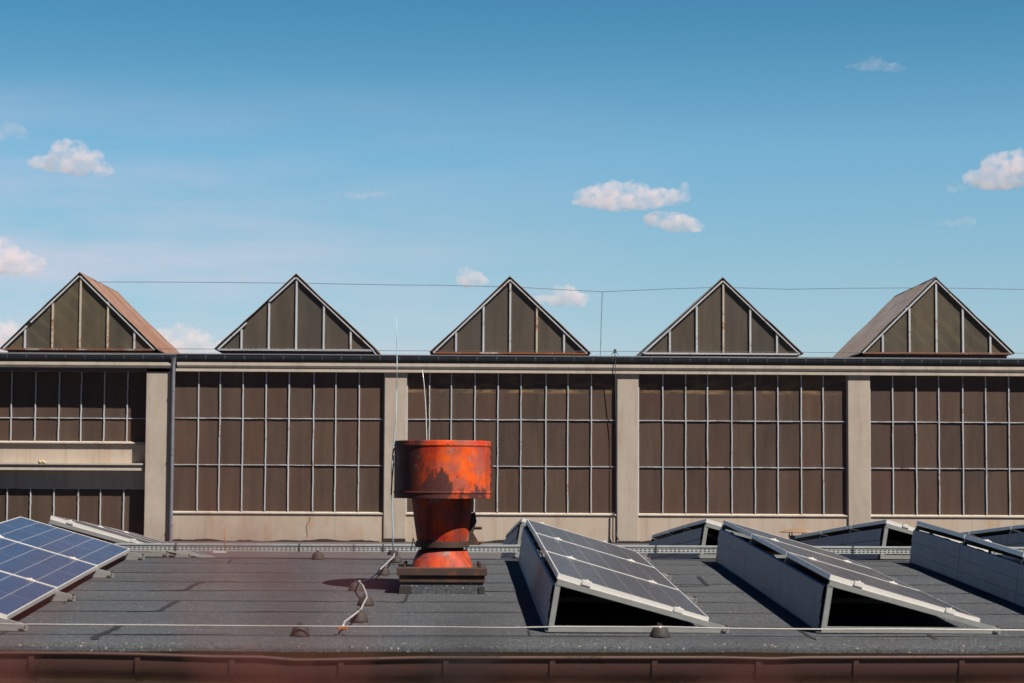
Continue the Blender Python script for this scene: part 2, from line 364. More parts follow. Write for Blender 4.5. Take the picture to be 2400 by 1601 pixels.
MT['rail_rust'] = m_paint('rusted_rail', (0.40, 0.36, 0.32), 0.8, (0.26, 0.085, 0.035), 0.6, scale=2)
MT['sheet_red'] = m_sheet('rusted_corrugated_sheet', (0.25, 0.185, 0.155), (0.16, 0.075, 0.048), 0.66)
MT['sheet_grey'] = m_sheet('grey_corrugated_sheet', (0.25, 0.25, 0.26), (0.21, 0.14, 0.105), 0.45)
MT['zinc'] = m_flat('weathered_zinc', (0.055, 0.075, 0.10), 0.5, 0.15, 0.35)
MT['zincpipe'] = m_flat('zinc_downpipe', (0.23, 0.25, 0.30), 0.45, 0.4, 0.25)
MT['roofdark'] = m_flat('dark_roofing', (0.085, 0.078, 0.082), 0.9, 0, 0.3, 3)
MT['felt'] = m_felt('granular_bitumen_felt')
MT['bitumen'] = m_flat('black_bitumen', (0.014, 0.013, 0.013), 0.7)
MT['alu'] = m_flat('brushed_aluminium', (0.78, 0.77, 0.74), 0.38, 0.25, 0.12, 14)
MT['aludull'] = m_flat('dull_aluminium_rail', (0.31, 0.325, 0.32), 0.5, 0.35, 0.2, 10)
MT['galv'] = m_flat('galvanised_deflector', (0.19, 0.21, 0.26), 0.5, 0.4, 0.3, 5)
MT['tray'] = m_flat('galvanised_tray', (0.50, 0.54, 0.54), 0.45, 0.4, 0.2, 12)
MT['black'] = m_flat('black_slot', (0.006, 0.006, 0.007), 0.8)
MT['rubber'] = m_flat('weathered_rubber', (0.030, 0.026, 0.026), 0.75, 0, 0.4, 20)
MT['cells'] = m_cells('solar_cells'); MT['cells_dust_glare'] = m_cells('dust_glare_solar_cells', True)
MT['back'] = m_flat('panel_backsheet', (0.10, 0.10, 0.10), 0.6)
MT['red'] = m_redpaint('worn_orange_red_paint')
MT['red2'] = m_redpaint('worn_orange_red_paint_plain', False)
MT['brown'] = m_paint('rust_brown_metal', (0.045, 0.026, 0.020), 0.4, (0.14, 0.05, 0.022), 0.7, scale=8)
MT['gutter'] = m_paint('brown_gutter', (0.060, 0.026, 0.022), 0.35, (0.055, 0.026, 0.02), 0.55, scale=5)
MT['wire'] = m_flat('aluminium_wire', (0.48, 0.47, 0.45), 0.4, 0.3, 0.15, 30)
MT['wiredark'] = m_flat('dark_wire', (0.06, 0.065, 0.08), 0.6)
MT['copper'] = m_flat('rusty_clamp', (0.45, 0.13, 0.018), 0.6)
MT['cable'] = m_flat('brown_cable', (0.10, 0.03, 0.022), 0.6)
MT['fibre'] = m_flat('pale_blue_rod', (0.36, 0.50, 0.56), 0.5)
MT['dirtsand'] = m_plaster('sandy_render', (0.42, 0.31, 0.18))
MT['tancap'] = m_plaster('tan_cap', (0.20, 0.135, 0.08))
MT['ground'] = m_flat('ground', (0.10, 0.095, 0.085), 0.95, 0, 0.4, 0.3)

# ------------------------------------------------------------------ ground
g = MB(); g.grid(lambda a, b: ((a-0.5)*9000, (b-0.5)*9000, 0.0), 8, 8)
tag(obj('ground', g, MT['ground']), kind='structure')

# ================================================================== FACTORY
YW = 54.0
fac = empty('factory_building', (P(1200, 1100, YW).x, YW, 0))
tag(fac, 'long factory building with rows of brown glazed windows between beige pillars', 'building')
FO = fac.location.copy()
def fobj(name, mb, mat, parent=None, **k):          # child of the factory, vertices given in world space
    par = parent if parent is not None else fac
    base = FO if parent is None else Vector((0, 0, 0))
    mb.v = [(x-FO.x, y-FO.y, z-FO.z) for (x, y, z) in mb.v]
    return obj(name, mb, mat, par, **k)
def X(px, py=1050, Y=YW): return P(px, py, Y).x
xl, xr = X(-420), X(2700)
zbeam, zsill0, zsill1, zfoot = ZH(871.5, YW), ZH(1199, YW), ZH(1205, YW), ZH(1268, YW)
pil = [(X(340.5), X(400)), (X(900.5), X(952)), (X(1446.5), X(1496)), (X(1988), X(2040)), (X(2529), X(2580))]
# solid wall behind everything
m = MB(); m.box(xl, xr, YW+0.62, YW+0.9, 0, ZH(845, YW)); m.box(pil[0][0]+0.02, xr, YW+0.052, YW+0.62, 0, zsill1-0.012)
fobj('wall', m, MT['plaster_base'])
for i, (a, b) in enumerate(pil):
    m = MB(); m.box(a, b, YW, YW+0.62, 0, zbeam+0.02 if i else ZH(864, YW)); fobj('pillar', m, MT['plaster'], bevel=0.012)
# cornice strips (the joint between the two wings lies at the left pillar)
xj = X(410)
m = MB(); m.box(xj, xr, YW-0.07, YW+0.62, zbeam, ZH(865.3, YW)); fobj('lintel_strip', m, MT['concrete'])
m = MB()
c0, c1, c2 = ZH(850.5, YW), ZH(857.5, YW), ZH(862.5, YW)
m.prism([(xj+0.03, YW-0.09, c0), (xj+0.03, YW-0.09, c1), (xj+0.03, YW-0.065, c2), (xj+0.03, YW+0.3, c2), (xj+0.03, YW+0.3, c0)], (xr-xj-0.03, 0, 0))
fobj('cornice', m, MT['concrete'])
m = MB(); m.box(xj+0.05, xr, YW-0.045, YW+0.6, ZH(865.3, YW)+0.001, c2-0.001); fobj('cornice_joint', m, MT['roofdark'])
m = MB(); d0, d1, d2 = c0-0.01, c1-0.01, c2-0.02
m.prism([(xl, YW-0.10, d0), (xl, YW-0.10, d1), (xl, YW-0.07, d2), (xl, YW+0.3, d2), (xl, YW+0.3, d0)], (xj-0.1-xl, 0, 0))
fobj('cornice', m, MT['concrete'])
m = MB(); m.box(xl, xj-0.12, YW-0.0, YW+0.6, ZH(873, YW), d2-0.002); fobj('soffit', m, MT['roofdark'])
m = MB(); m.box(xl, xr, YW+0.0, YW+0.5, c0+0.001, ZH(833, YW)); fobj('fascia', m, MT['roofdark'])
# roof deck seen at a grazing angle
zr0, zr1 = ZH(833, YW), ZH(829.5, 58.8)
m = MB()
m.prism([(xl, YW-0.02, zr0+0.012), (xl, 58.8, zr1), (xl, 67, zr1+0.25), (xl, 67, zr1-0.2), (xl, YW-0.02, zr0-0.03)], (xr-xl, 0, 0))
fobj('roof', m, MT['roofdark'])
# gutters with brackets
def gutter(xa, xb, zt, dy=0.0):
    m = MB(); r = 0.062; yc = YW-0.075+dy; n = 10
    def fn(a, b):
        t = math.pi*b; return (xa+(xb-xa)*a, yc-r*math.cos(t), zt-r*1.7*math.sin(t))
    m.grid(fn, 60, n); m.tube([(xa, yc-r, zt), (xb, yc-r, zt)], 0.013, 8)
    o = fobj('gutter', m, MT['zinc'], smooth=True)
    x = xa+0.25
    while x < xb:
        k = MB()
        pts = [Vector((x, yc-(r+0.006)*math.cos(math.pi*j/8), zt-(r*1.7+0.005)*math.sin(math.pi*j/8))) for j in range(9)]
        for p, q in zip(pts, pts[1:]): k.bar(p, q, 0.02, 0.006, (1, 0, 0)) if False else k.hexa([p+Vector((-.012, 0, -.003)), p+Vector((.012, 0, -.003)), q+Vector((.012, 0, -.003)), q+Vector((-.012, 0, -.003)), p+Vector((-.012, 0, .003)), p+Vector((.012, 0, .003)), q+Vector((.012, 0, .003)), q+Vector((-.012, 0, .003))])
        k.box(x-0.012, x+0.012, yc-r-0.014, yc-r+0.02, zt+0.011, zt+0.017)
        x += 0.5
        k.v = [(a-FO.x, b-FO.y, c-FO.z) for a, b, c in k.v]
        obj('gutter_bracket', k, MT['zincpipe'], o)
gutter(xj+0.02, xr, ZH(833.5, YW)); gutter(xl, xj-0.03, ZH(831.5, YW, 200))
# downpipe with funnel
m = MB(); xd = X(406.5, 950)
m.tube([(xd, YW-0.09, 0), (xd, YW-0.09, ZH(853, YW))], 0.046, 16)
m.lathe([(0.05, 0), (0.05, 0.03), (0.075, 0.16), (0.10, 0.2)], (xd, YW-0.09, ZH(856, YW)), 16)
for py in (917, 1066, 1232): m.lathe([(0.046, -0.015), (0.056, -0.015), (0.056, 0.015), (0.046, 0.015)], (xd, YW-0.09, ZH(py, YW)), 16)
for py in (917, 1066): m.bar((xd-0.11, YW-0.02, ZH(py, YW)), (xd-0.03, YW-0.07, ZH(py, YW)), 0.015, 0.02)
dp = fobj('downpipe', m, MT['zincpipe'], smooth=True, auto=True)
m = MB(); m.tube([(xd-0.09, YW-0.02, 0), (xd-0.09, YW-0.02, ZH(860, YW))], 0.011, 6)
fobj('conduit', m, MT['plaster'])

def window(x0, x1, rows, yg, xs, sill=True, gmat='glassA', sill_top=None, sill_x=(0, 0), bar_w=0.026, bright=None, sdepth=0.11):
    """x0..x1 opening; rows list of z (bottom..top); xs mullion positions"""
    gm = MB(); cols = [x0]+list(xs)+[x1]
    for i in range(len(cols)-1):
        for j in range(len(rows)-1):
            a, b, c, d = cols[i], cols[i+1], rows[j], rows[j+1]
            t = [random.uniform(-0.006, 0.006) for _ in range(4)]
            gm.quad((a, yg+t[0], c), (b, yg+t[1], c), (b, yg+t[2], d), (a, yg+t[3], d), uv=((0, 0), (1, 0), (1, 1 if j == len(rows)-2 else 0.5), (0, 1 if j == len(rows)-2 else 0.5)) if j == len(rows)-2 else ((0, 0), (1, 0), (1, 0.5), (0, 0.5)), tone=random.random()**2.0)
    o = fobj('window', gm, MT[gmat])
    fr = MB(); h = 0.011
    for i, x in enumerate(xs):
        bw = bar_w*(1.25 if bright == i else 1)
        n_ = 14; zz = [rows[0]+(rows[-1]-rows[0])*k/n_ for k in range(n_+1)]
        off = [random.uniform(-0.005, 0.005) for _ in zz]
        for k in range(n_):
            fr.hexa([(x+off[k]-bw/2, yg-0.045, zz[k]), (x+off[k]+bw/2, yg-0.045, zz[k]), (x+off[k]+bw/2, yg-0.004, zz[k]), (x+off[k]-bw/2, yg-0.004, zz[k]),
                     (x+off[k+1]-bw/2, yg-0.045, zz[k+1]), (x+off[k+1]+bw/2, yg-0.045, zz[k+1]), (x+off[k+1]+bw/2, yg-0.004, zz[k+1]), (x+off[k+1]-bw/2, yg-0.004, zz[k+1])])
    for z in rows[1:-1]:
        for a, b in zip(cols, cols[1:]):
            dz = [random.uniform(-0.003, 0.003) for _ in range(4)]; k = (b-a-bar_w)/3
            for q in range(3):
                p0, p1 = a+bar_w/2+k*q, a+bar_w/2+k*(q+1); th = random.uniform(0.007, 0.012)
                fr.hexa([(p0, yg-0.03, z-th+dz[q]), (p1, yg-0.03, z-th+dz[q+1]), (p1, yg-0.003, z-th+dz[q+1]), (p0, yg-0.003, z-th+dz[q]),
                         (p0, yg-0.03, z+th+dz[q]), (p1, yg-0.03, z+th+dz[q+1]), (p1, yg-0.003, z+th+dz[q+1]), (p0, yg-0.003, z+th+dz[q])])
    if len(rows) == 2: fr.box(x0, x1, yg-0.034, yg-0.005, rows[-1]-0.02, rows[-1]-0.001)
    for x in (x0+0.012, x1-0.012): fr.box(x-0.011, x+0.011, yg-0.035, yg-0.004, rows[0], rows[-1])
    fr.v = [(a-FO.x, b-FO.y, c-FO.z) for a, b, c in fr.v]; obj('mullion_grid', fr, MT['steel'], o)
    if sill:
        sl = MB(); zt = rows[0]; sl.prism([(x0+sill_x[0], yg-sdepth, zt-0.030), (x0+sill_x[0], yg-sdepth, zt-0.062), (x0+sill_x[0], yg-0.002, zt-0.062), (x0+sill_x[0], yg-0.002, zt)], (x1-x0-sill_x[0]+sill_x[1], 0, 0))
        sl.v = [(a-FO.x, b-FO.y, c-FO.z) for a, b, c in sl.v]; obj('sill', sl, MT['concrete'], o)
    return o
YG = YW+0.135
rows = [zsill0, ZH(1090, YG), ZH(981, YG), zbeam-0.001]
def xs_(lst, py=1000, Y=YG): return [P(q, py, Y).x for q in lst]
window(pil[0][1]+0.003, pil[1][0]-0.003, rows, YG, xs_([465.5, 515.8, 569.4, 623.8, 677.4, 735.3, 787.1, 842], 981), bright=4)
window(pil[1][1]+0.003, pil[2][0]-0.003, rows, YG, xs_([1006.7, 1058, 1113, 1167, 1221, 1279.6, 1331, 1386], 981), gmat='glassB')
window(pil[2][1]+0.003, pil[3][0]-0.003, rows, YG, xs_([1553.5, 1607, 1658, 1715, 1769.6, 1823, 1877.8, 1929], 981), gmat='glassB')
window(pil[3][1]+0.003, pil[4][0]-0.003, rows, YG, xs_([2092, 2147, 2200, 2256, 2310, 2364, 2418, 2472], 981))
# left wing: deeply recessed, two storeys of glazing
YL = YW+0.44; XE = pil[0][0]-0.004
# horizontal features of the left wing
def zl(py, Y): return ZH(py, Y, 170)
window(xl+0.1, XE, [zl(1034, YL), zl(980, YL), zl(871, YL)], YL, xs_([-245, -191, -137, -82, -27, 26.8, 83, 138.4, 190.2, 244.4, 298.7], 980, YL), sill_x=(0, -0.06), sdepth=0.13)
window(xl+0.1, XE, [zl(1270, YL), zl(1144, YL)], YL, xs_([-255, -200, -145, -91, -37, 17.5, 72, 126.8, 184, 235.8, 290.3], 1180, YL), sill=False)
m = MB(); m.box(xl, XE, YW+0.385, YW+0.6, zl(1104, YL), zl(1041, YL)); fobj('wall', m, MT['plaster_base'])
m = MB(); m.box(xl, XE+0.0, YW+0.40, YW+0.6, zl(1144, YL)+0.001, zl(1104, YL)-0.002); fobj('beam', m, MT['plaster'])
m = MB(); m.box(xl, X(337, 1087), YW+0.07, YW+0.384, zl(1089, YW+.07), zl(1085, YW+.07)); m.box(xl, X(335, 1098), YW+0.11, YW+0.384, zl(1102, YW+.1), zl(1094, YW+.1))
m.box(xl, X(334, 1092), YW+0.14, YW+0.38, zl(1094, YW+.1)+0.001, zl(1089, YW+.07)-0.001)
fobj('ledge', m, MT['concrete'])
# low debris and scupper boxes at the wall foot
m = MB()
for a, b, y0, y1 in ((898, 952, 1262, 1268), (1450, 1500, 1268, 1276)): m.box(X(a), X(b), YW-0.10, YW-0.005, ZH(y1+2, YW, a), ZH(y0, YW, a)); fobj('flashing', m, MT['bitumen']); m = MB()
m = MB()
for xa, xb in ((pil[0][1], pil[1][0]), (pil[1][1], pil[2][0]), (pil[2][1], pil[3][0]), (pil[3][1], xr)):
    x = xa; pts = []
    while x < xb: pts.append((x, zfoot+0.02+0.10*mnoise.noise((x*1.3, 0, 3))+0.02*mnoise.noise((x*9, 0, 1)))); x += 0.12
    for (x0, z0), (x1, z1) in zip(pts, pts[1:]): m.quad((x0, YW+0.046, zfoot-0.4), (x1, YW+0.046, zfoot-0.4), (x1, YW+0.046, z1), (x0, YW+0.046, z0))
fobj('base_tar', m, MT['bitumen'])
# crack and stains on the base wall
m = MB(); cp = [(727, 1212), (725, 1222), (719, 1230), (718, 1240), (720, 1252), (719, 1260)]
for (a, b), (c, d) in zip(cp, cp[1:]):
    p, q = P(a, b, YW+0.048), P(c, d, YW+0.048); m.quad(p+Vector((-.008, 0, 0)), p+Vector((.008, 0, 0)), q+Vector((.008, 0, 0)), q+Vector((-.008, 0, 0)))
fobj('crack', m, MT['brown'])
# lightning conductor on the facade
m = MB(); pts = [P(1441, 822, YW-.12), P(1442, 850, YW-.14), P(1444, 1000, YW-.024), P(1445.5, 1120, YW-.04), P(1446.5, 1266, YW-.04)]
m.tube(pts, 0.011, 6)
for dx, dz in ((-8, 10), (8, 10), (0, 14)): m.bar(P(1441, 822, YW-.12), P(1441+dx, 822+dz, YW-.05), 0.012, 0.012)
m.box(P(1438, 820, YW).x, P(1444, 820, YW).x, YW-.14, YW-.06, ZH(828, YW, 1441), ZH(819, YW, 1441))
m.tube([P(1437, 1200, YW-.03), P(1436, 1262, YW-.03)], 0.02, 6); m.tube([P(1441, 1245, YW-.06), P(1452, 1272, YW-.06)], 0.014, 6)
fobj('lightning_conductor', m, MT['wiredark'])

# ---- skylights
YS, SL = 59.2, 6.0
def skylight(px, base_px, ys, apex_py, base_py, mull, rusty=(), side_r='sheet_red', side_l='sheet_grey', glass='glassS', gaps=(), rail='steel', label=None):
    xa = P(px, apex_py, YS).x; zb = P(px, base_py, YS).z; za = P(px, apex_py, YS).z
    x0, x1 = P(base_px[0], base_py, YS).x, P(base_px[1], base_py, YS).x
    th = 0.035; ov = 0.045
    curb = MB(); curb.box(x0+0.16, x1-0.16, YS+0.06, YS+SL-0.06, zr1-0.15, zb-0.02)
    co = fobj('skylight', curb, MT['roofdark'], label=label)
    def sub(name, mb, mat, **k):
        mb.v = [(a-FO.x, b-FO.y, c-FO.z) for a, b, c in mb.v]; return obj(name, mb, MT[mat], co, **k)
    for side, mt in ((0, side_l), (1, side_r)):
        m = MB(); xe = x0 if side == 0 else x1; ny = 168
        dx, dz = xe-xa, zb-za; ln = math.hypot(dx, dz); nx, nz_ = (-dz/ln, dx/ln)
        if nz_ < 0: nx, nz_ = -nx, -nz_
        def fn(a, b, off=0.0):
            yy = YS-ov+(SL+2*ov)*a; wv = 0.022*math.cos(2*math.pi*(yy-YS)/0.30)
            sh = 0.012*(1 if b > 0.5 else 0)+0.02*mnoise.noise((yy*0.9, b*4, side+px))
            t = b*1.012
            h_ = wv+sh+off
            return (xa+dx*t+nx*h_, yy, za+dz*t+nz_*h_)
        m.grid(lambda a, b: fn(a, b, 0.020), ny, 10); m.grid(lambda a, b: fn(a, b, 0.012), ny, 10)
        # close the front rim so that the sheet shows its thickness
        for k in range(10):
            m.quad(fn(0, k/10, .020), fn(0, (k+1)/10, .020), fn(0, (k+1)/10, .012), fn(0, k/10, .012))
        sub('roof_sheet', m, mt, smooth=False)
    m = MB(); m.tube([(xa, YS-ov, za+0.035), (xa, YS+SL+ov, za+0.035)], 0.02, 8); sub('ridge_cap', m, side_r)
    gl = MB(); ins = 0.05
    xs = [x0+ins*2]+[P(q, base_py-10, YS).x for q in mull]+[x1-ins*2]
    def zt(x): return zb+(za-zb)*((x-x0)/(xa-x0) if x < xa else (x1-x)/(x1-xa))-0.03
    for k, (a, b) in enumerate(zip(xs, xs[1:])):
        n = len(gl.v); gl.v += [(a, YS+0.02, zb+0.02), (b, YS+0.02, zb+0.02), (b, YS+0.02+random.uniform(-.01, .01), max(zt(b), zb+.03)), (a, YS+0.02, max(zt(a), zb+.03))]
        gl.f.append((n, n+1, n+2, n+3)); gl.tone[len(gl.f)-1] = random.random()
    gl2 = MB(); gl2.v = [(x, YS+SL-0.02, z) for x, y, z in gl.v]; gl2.f = list(gl.f); gl2.tone = dict(gl.tone)
    sub('glazing', gl, glass); sub('glazing', gl2, glass)
    for k, x in enumerate(xs[1:-1]):
        m = MB(); m.box(x-0.025, x+0.025, YS-0.030, YS+0.015, zb+0.02, zt(x)-0.015)
        zz = zb+0.3
        o = sub('mullion', m, 'steel_rust' if k in rusty else 'steel')
        bo = MB()
        while zz < zt(x)-0.2: bo.box(x-0.02, x+0.02, YS-0.05, YS-0.036, zz-0.018, zz+0.018); zz += 0.62
    for side in (0, 1):
        xe = x0 if side == 0 else x1
        m = MB()
        segs = [(0.0, 1.0)]
        for (sd_, a, b) in gaps:
            if sd_ == side: segs = [(0.0, a), (b, 1.0)]
        for (a, b) in segs:
            A = Vector((xe+(xa-xe)*(a*0.985+0.02), YS-0.03, zb+(za-zb)*(a*0.985)-0.01)); B = Vector((xe+(xa-xe)*(b*0.985+0.01), YS-0.03, zb+(za-zb)*(b*0.985)-0.035))
            m.bar(A, B, 0.05, 0.042 if side == 0 else 0.030, (0, 0, 1)); sub('rafter', m, 'steel'); m = MB()
        m2 = MB(); A = Vector((xe, YS+0.02, zb+0.03)); B = Vector((xa, YS+0.02, za+0.02)); m2.bar(A, B, 0.07, 0.03); sub('edge_trim', m2, 'bitumen')
    m = MB(); m.box(x0+0.04, x1-0.04, YS-0.045, YS+0.03, zb-0.028, zb+0.018); sub('bottom_rail', m, rail)
    return co
skylight(187, (4, 366), YS, 642, 818.5, (58.5, 122.5, 187, 252, 315), rusty=(1, 2, 3), glass='glassT', gaps=((0, .32, .36),), rail='rail_rust', label='leftmost skylight with rusty mullions and rusty red corrugated side')
skylight(694, (507, 880), YS, 645.5, 820, (566, 630, 694, 758.6, 822), side_l='sheet_red', gaps=((0, .38, .66),), rail='steel')
skylight(1195.5, (1012, 1380), YS, 651.5, 827.5, (1069, 1133, 1195.5, 1258, 1322), rusty=(3,), side_l='sheet_red', rail='rail_rust')
skylight(1694, (1504, 1878), YS, 654, 829, (1570, 1633, 1695.5, 1758.5, 1821), rusty=(2,), rail='steel', label='skylight with pale bottom rail spotted with orange rust')
skylight(2193, (2018, 2374), YS, 653, 828, (2069, 2132, 2195, 2257, 2321), glass='glassT', rail='rail_rust', label='rightmost skylight showing its grey corrugated side')
# aerial wires between the skylights
def wire(name, pts, Y, r, mat, label, cat='wire', closeup=None):
    w_ = MB(); q = [P(a, b, Y) for a, b in pts]
    o = empty(name, q[0]); m = MB(); m.tube([p-q[0] for p in q], r, 5)
    bpy.data.objects.remove(o); o = obj(name, m, mat, loc=q[0]); tag(o, label, cat); return o
wire('aerial_wire', [(228, 661), (450, 661.5), (692, 663.8), (930, 668), (1020, 668.5), (1165, 672), (1225, 674), (1412, 684), (1560, 677.5), (1667, 674), (1725, 674.5), (1850, 678), (2000, 675.5), (2140, 675), (2215, 675), (2450, 679.5)], 62.2, 0.008, MT['wiredark'], 'thin dark wire strung above the skylights just below their peaks')
o = wire('roof_wire', [(-40, 817.5), (500, 818), (900, 822), (1400, 823.5), (1900, 826), (2440, 828)], 58.9, 0.007, MT['wiredark'], 'thin dark wire running low along the feet of the skylights')
o = wire('wire_post', [(1416, 683), (1412, 684), (1411, 700), (1409, 760), (1407, 833)], 62.2, 0.009, MT['wiredark'], 'slender upright rod holding the high wire between two skylights', 'rod')

# ================================================================== NEAR BUILDING
V0, V1 = 12.92, 25.4; U0, U1 = -9.5, 10.5
nb = empty('flat_roof_building', UV(0, 18.9, 0), 0.0); NO = nb.location.copy()
tag(nb, 'near building with gently curved grey felt roof and brown gutter', 'building')
def nobj(name, mb, mat, parent=None, **k):
    mb.v = [(x-NO.x, y-NO.y, z-NO.z) for (x, y, z) in mb.v]; return obj(name, mb, mat, nb if parent is None else parent, **k)
prof = [(V0+(V1-V0)*i/60) for i in range(61)]
def kerb_pts():
    out = []; z0 = roofz(V0)
    for k in range(1, 9):
        t = k/8*R(78); out.append((V0-0.055*math.sin(t), z0-0.045*(1-math.cos(t))))
    out.append((V0-0.056, z0-0.052))
    return out
m = MB(); nu = 120
kp = [(V0-0.0, roofz(V0))]+kerb_pts()
full = [(v, roofz(v)) for v in reversed(prof)]+kp[1:]
def rf(a, b):
    i = min(int(round(b*(len(full)-1))), len(full)-1); v, z = full[i]; u = U0+(U1-U0)*a
    dz = 0.007*mnoise.noise((u*0.9, v*1.1, 0))+(0.006*mnoise.noise((u*1.7, 0, 5)) if i >= len(prof) else 0)
    return UV(u, v, z+dz)
m.grid(rf, 240, len(full)-1)
ro = nobj('roof', m, MT['felt'], smooth=True)
# seams of the felt
def ribbon(mb, pts, w_, lift=0.003):
    for k in range(len(pts)-1):
        p, q = pts[k], pts[k+1]; d = (q-p); d.z = 0; s_ = Vector((-d.y, d.x, 0)).normalized()*w_/2
        up_ = Vector((0, 0, lift)); 
        mb.quad(p-s_+up_, q-s_+up_, q+s_+up_, p+s_+up_)
def rp_(u, v):
    dz = 0.007*mnoise.noise((u*0.9, v*1.1, 0)); return UV(u, v, roofz(v)+dz)
sm = MB()
for k, py in enumerate((1300, 1319.5, 1342, 1364, 1384, 1408, 1433, 1466, 1488)):
    v = vof(onroof(300, py)); u = U0
    pts = []
    while u < U1:
        pts.append(rp_(u, v+0.022*mnoise.noise((u*0.35, k*3.1, 2))+0.012*mnoise.noise((u*3, k, 0)))); u += 0.14
    for j in range(0, len(pts)-1):
        th = 0.032+0.040*mnoise.noise((j*0.21, k*7, 0))
        ribbon(sm, pts[j:j+2], max(0.009, th)*(0.8 if k else 1.6))
cr = [([(350, 1384), (405, 1384), (437, 1382), (448, 1375), (462, 1368), (478, 1365)], .045), ([(300, 1434), (340, 1434), (375, 1432), (398, 1419), (418, 1408)], .04),
      ([(222, 1500), (224, 1494), (250, 1483), (266, 1476), (280, 1467)], .05), ([(0, 1487), (22, 1480), (45, 1469)], .02), ([(1590, 1374), (1660, 1373), (1648, 1362), (1638, 1352)], .03),
      ([(1868, 1476), (1880, 1482), (1895, 1492), (1912, 1500)], .018), ([(958, 1392), (952, 1404), (945, 1412), (880, 1409)], .022), ([(150, 1415), (165, 1408), (178, 1402)], .02),
      ([(1240, 1492), (1240, 1478), (1245, 1475)], .012), ([(2175, 1488), (2184, 1493), (2192, 1499)], .03), ([(535, 1319), (545, 1312), (555, 1304)], .02), ([(1420, 1476), (1560, 1498)], .006)]
for pl, w_ in cr[:-1]:
    pp = [onroof(a, b) for a, b in pl]
    fine = []
    for a, b in zip(pp, pp[1:]):
        for t in range(4): q = a.lerp(b, t/4); q.z = rp_(*(lambda s: (s.x*math.cos(PHI)+s.y*math.sin(PHI), vof(s)))(q)).z; fine.append(q+Vector((random.uniform(-.006, .006), random.uniform(-.008, .008), 0)))
    fine.append(pp[-1]); ribbon(sm, fine, w_, 0.004)
sm.v = [(x-NO.x, y-NO.y, z-NO.z) for x, y, z in sm.v]
obj('seam', sm, MT['bitumen'], ro)
# wall, drip edge, gutter
m = MB(); A = [UV(U0, V0+0.10, 0), UV(U1, V0+0.10, 0), UV(U1, V1, 0), UV(U0, V1, 0)]; zt_ = roofz(V0)-0.06
m.hexa(A+[Vector((p.x, p.y, zt_)) for p in A]); nobj('wall', m, MT['dirtsand'])
VGU = 12.42
def lipz(px):
    t = [(-300, 1530), (0, 1530), (204, 1531), (340, 1534), (510, 1540), (620, 1541), (700, 1548), (770, 1547.5), (1000, 1543), (1200, 1543.5), (1700, 1544), (1820, 1547), (1880, 1544.5), (2400, 1544), (2900, 1544)]
    for (a, b), (c, d) in zip(t, t[1:]):
        if a <= px <= c: return b+(d-b)*(px-a)/(c-a)
    return 1544
gm = MB(); gr = 0.085
def gz(u):
    x = UV(u, VGU, 0).x; px = CX+(x/VGU-math.tan(YAW))*F; return P(px, lipz(px), VGU).z
def gf(a, b):
    u = -9.4+19.8*a; t = math.pi*b; return UV(u, VGU+gr-gr*math.cos(t), gz(u)-0.158*math.sin(t)**0.75 if 0 < b < 1 else gz(u))
gm.grid(gf, 300, 16)
go = nobj('gutter', gm, MT['gutter'], smooth=True)
m = MB(); pts = [UV(-9.4+19.8*k/300, VGU-0.002, gz(-9.4+19.8*k/300)+0.002)-NO for k in range(301)]; m.tube(pts, 0.0125, 10)
obj('gutter_lip', m, MT['gutter'], go, smooth=True)
for px in (-2150, -1905, -1660, -1410, -1165, -910, -665, -418, -170, 78, 325, 545, 800, 1045, 1295, 1535, 1780, 2010, 2260, 2505, 2750, 2995, 3240, 3490, 3735, 3980, 4225, 4470, 4715, 4960):
    u = (P(px, 1550, VGU).x+VGU*PHI)
    m = MB()
    for k in range(10):
        t0, t1 = math.pi*k/18, math.pi*(k+1)/18
        def q(t, e): return UV(u, VGU+gr-(gr+e)*math.cos(t), gz(u)-(0.158+e)*math.sin(t)**0.75 if t > 0 else gz(u))-NO
        w2 = Vector((0.016, 0, 0))
        a, b, c, d = q(t0, .002), q(t1, .002), q(t0, .008), q(t1, .008)
        m.hexa([a-w2, a+w2, b+w2, b-w2, c-w2, c+w2, d+w2, d-w2])
    obj('gutter_bracket', m, MT['gutter'], go)
# lower connecting roof between this building and the factory
m = MB(); m.box(-11, 14, 25.7, 53.9, 8.0, ZH(1270, 53.9)); 
o = obj('low_roof', m, MT['roofdark']); tag(o, 'low dark flat roof between the curved roof and the factory wall', 'roof')

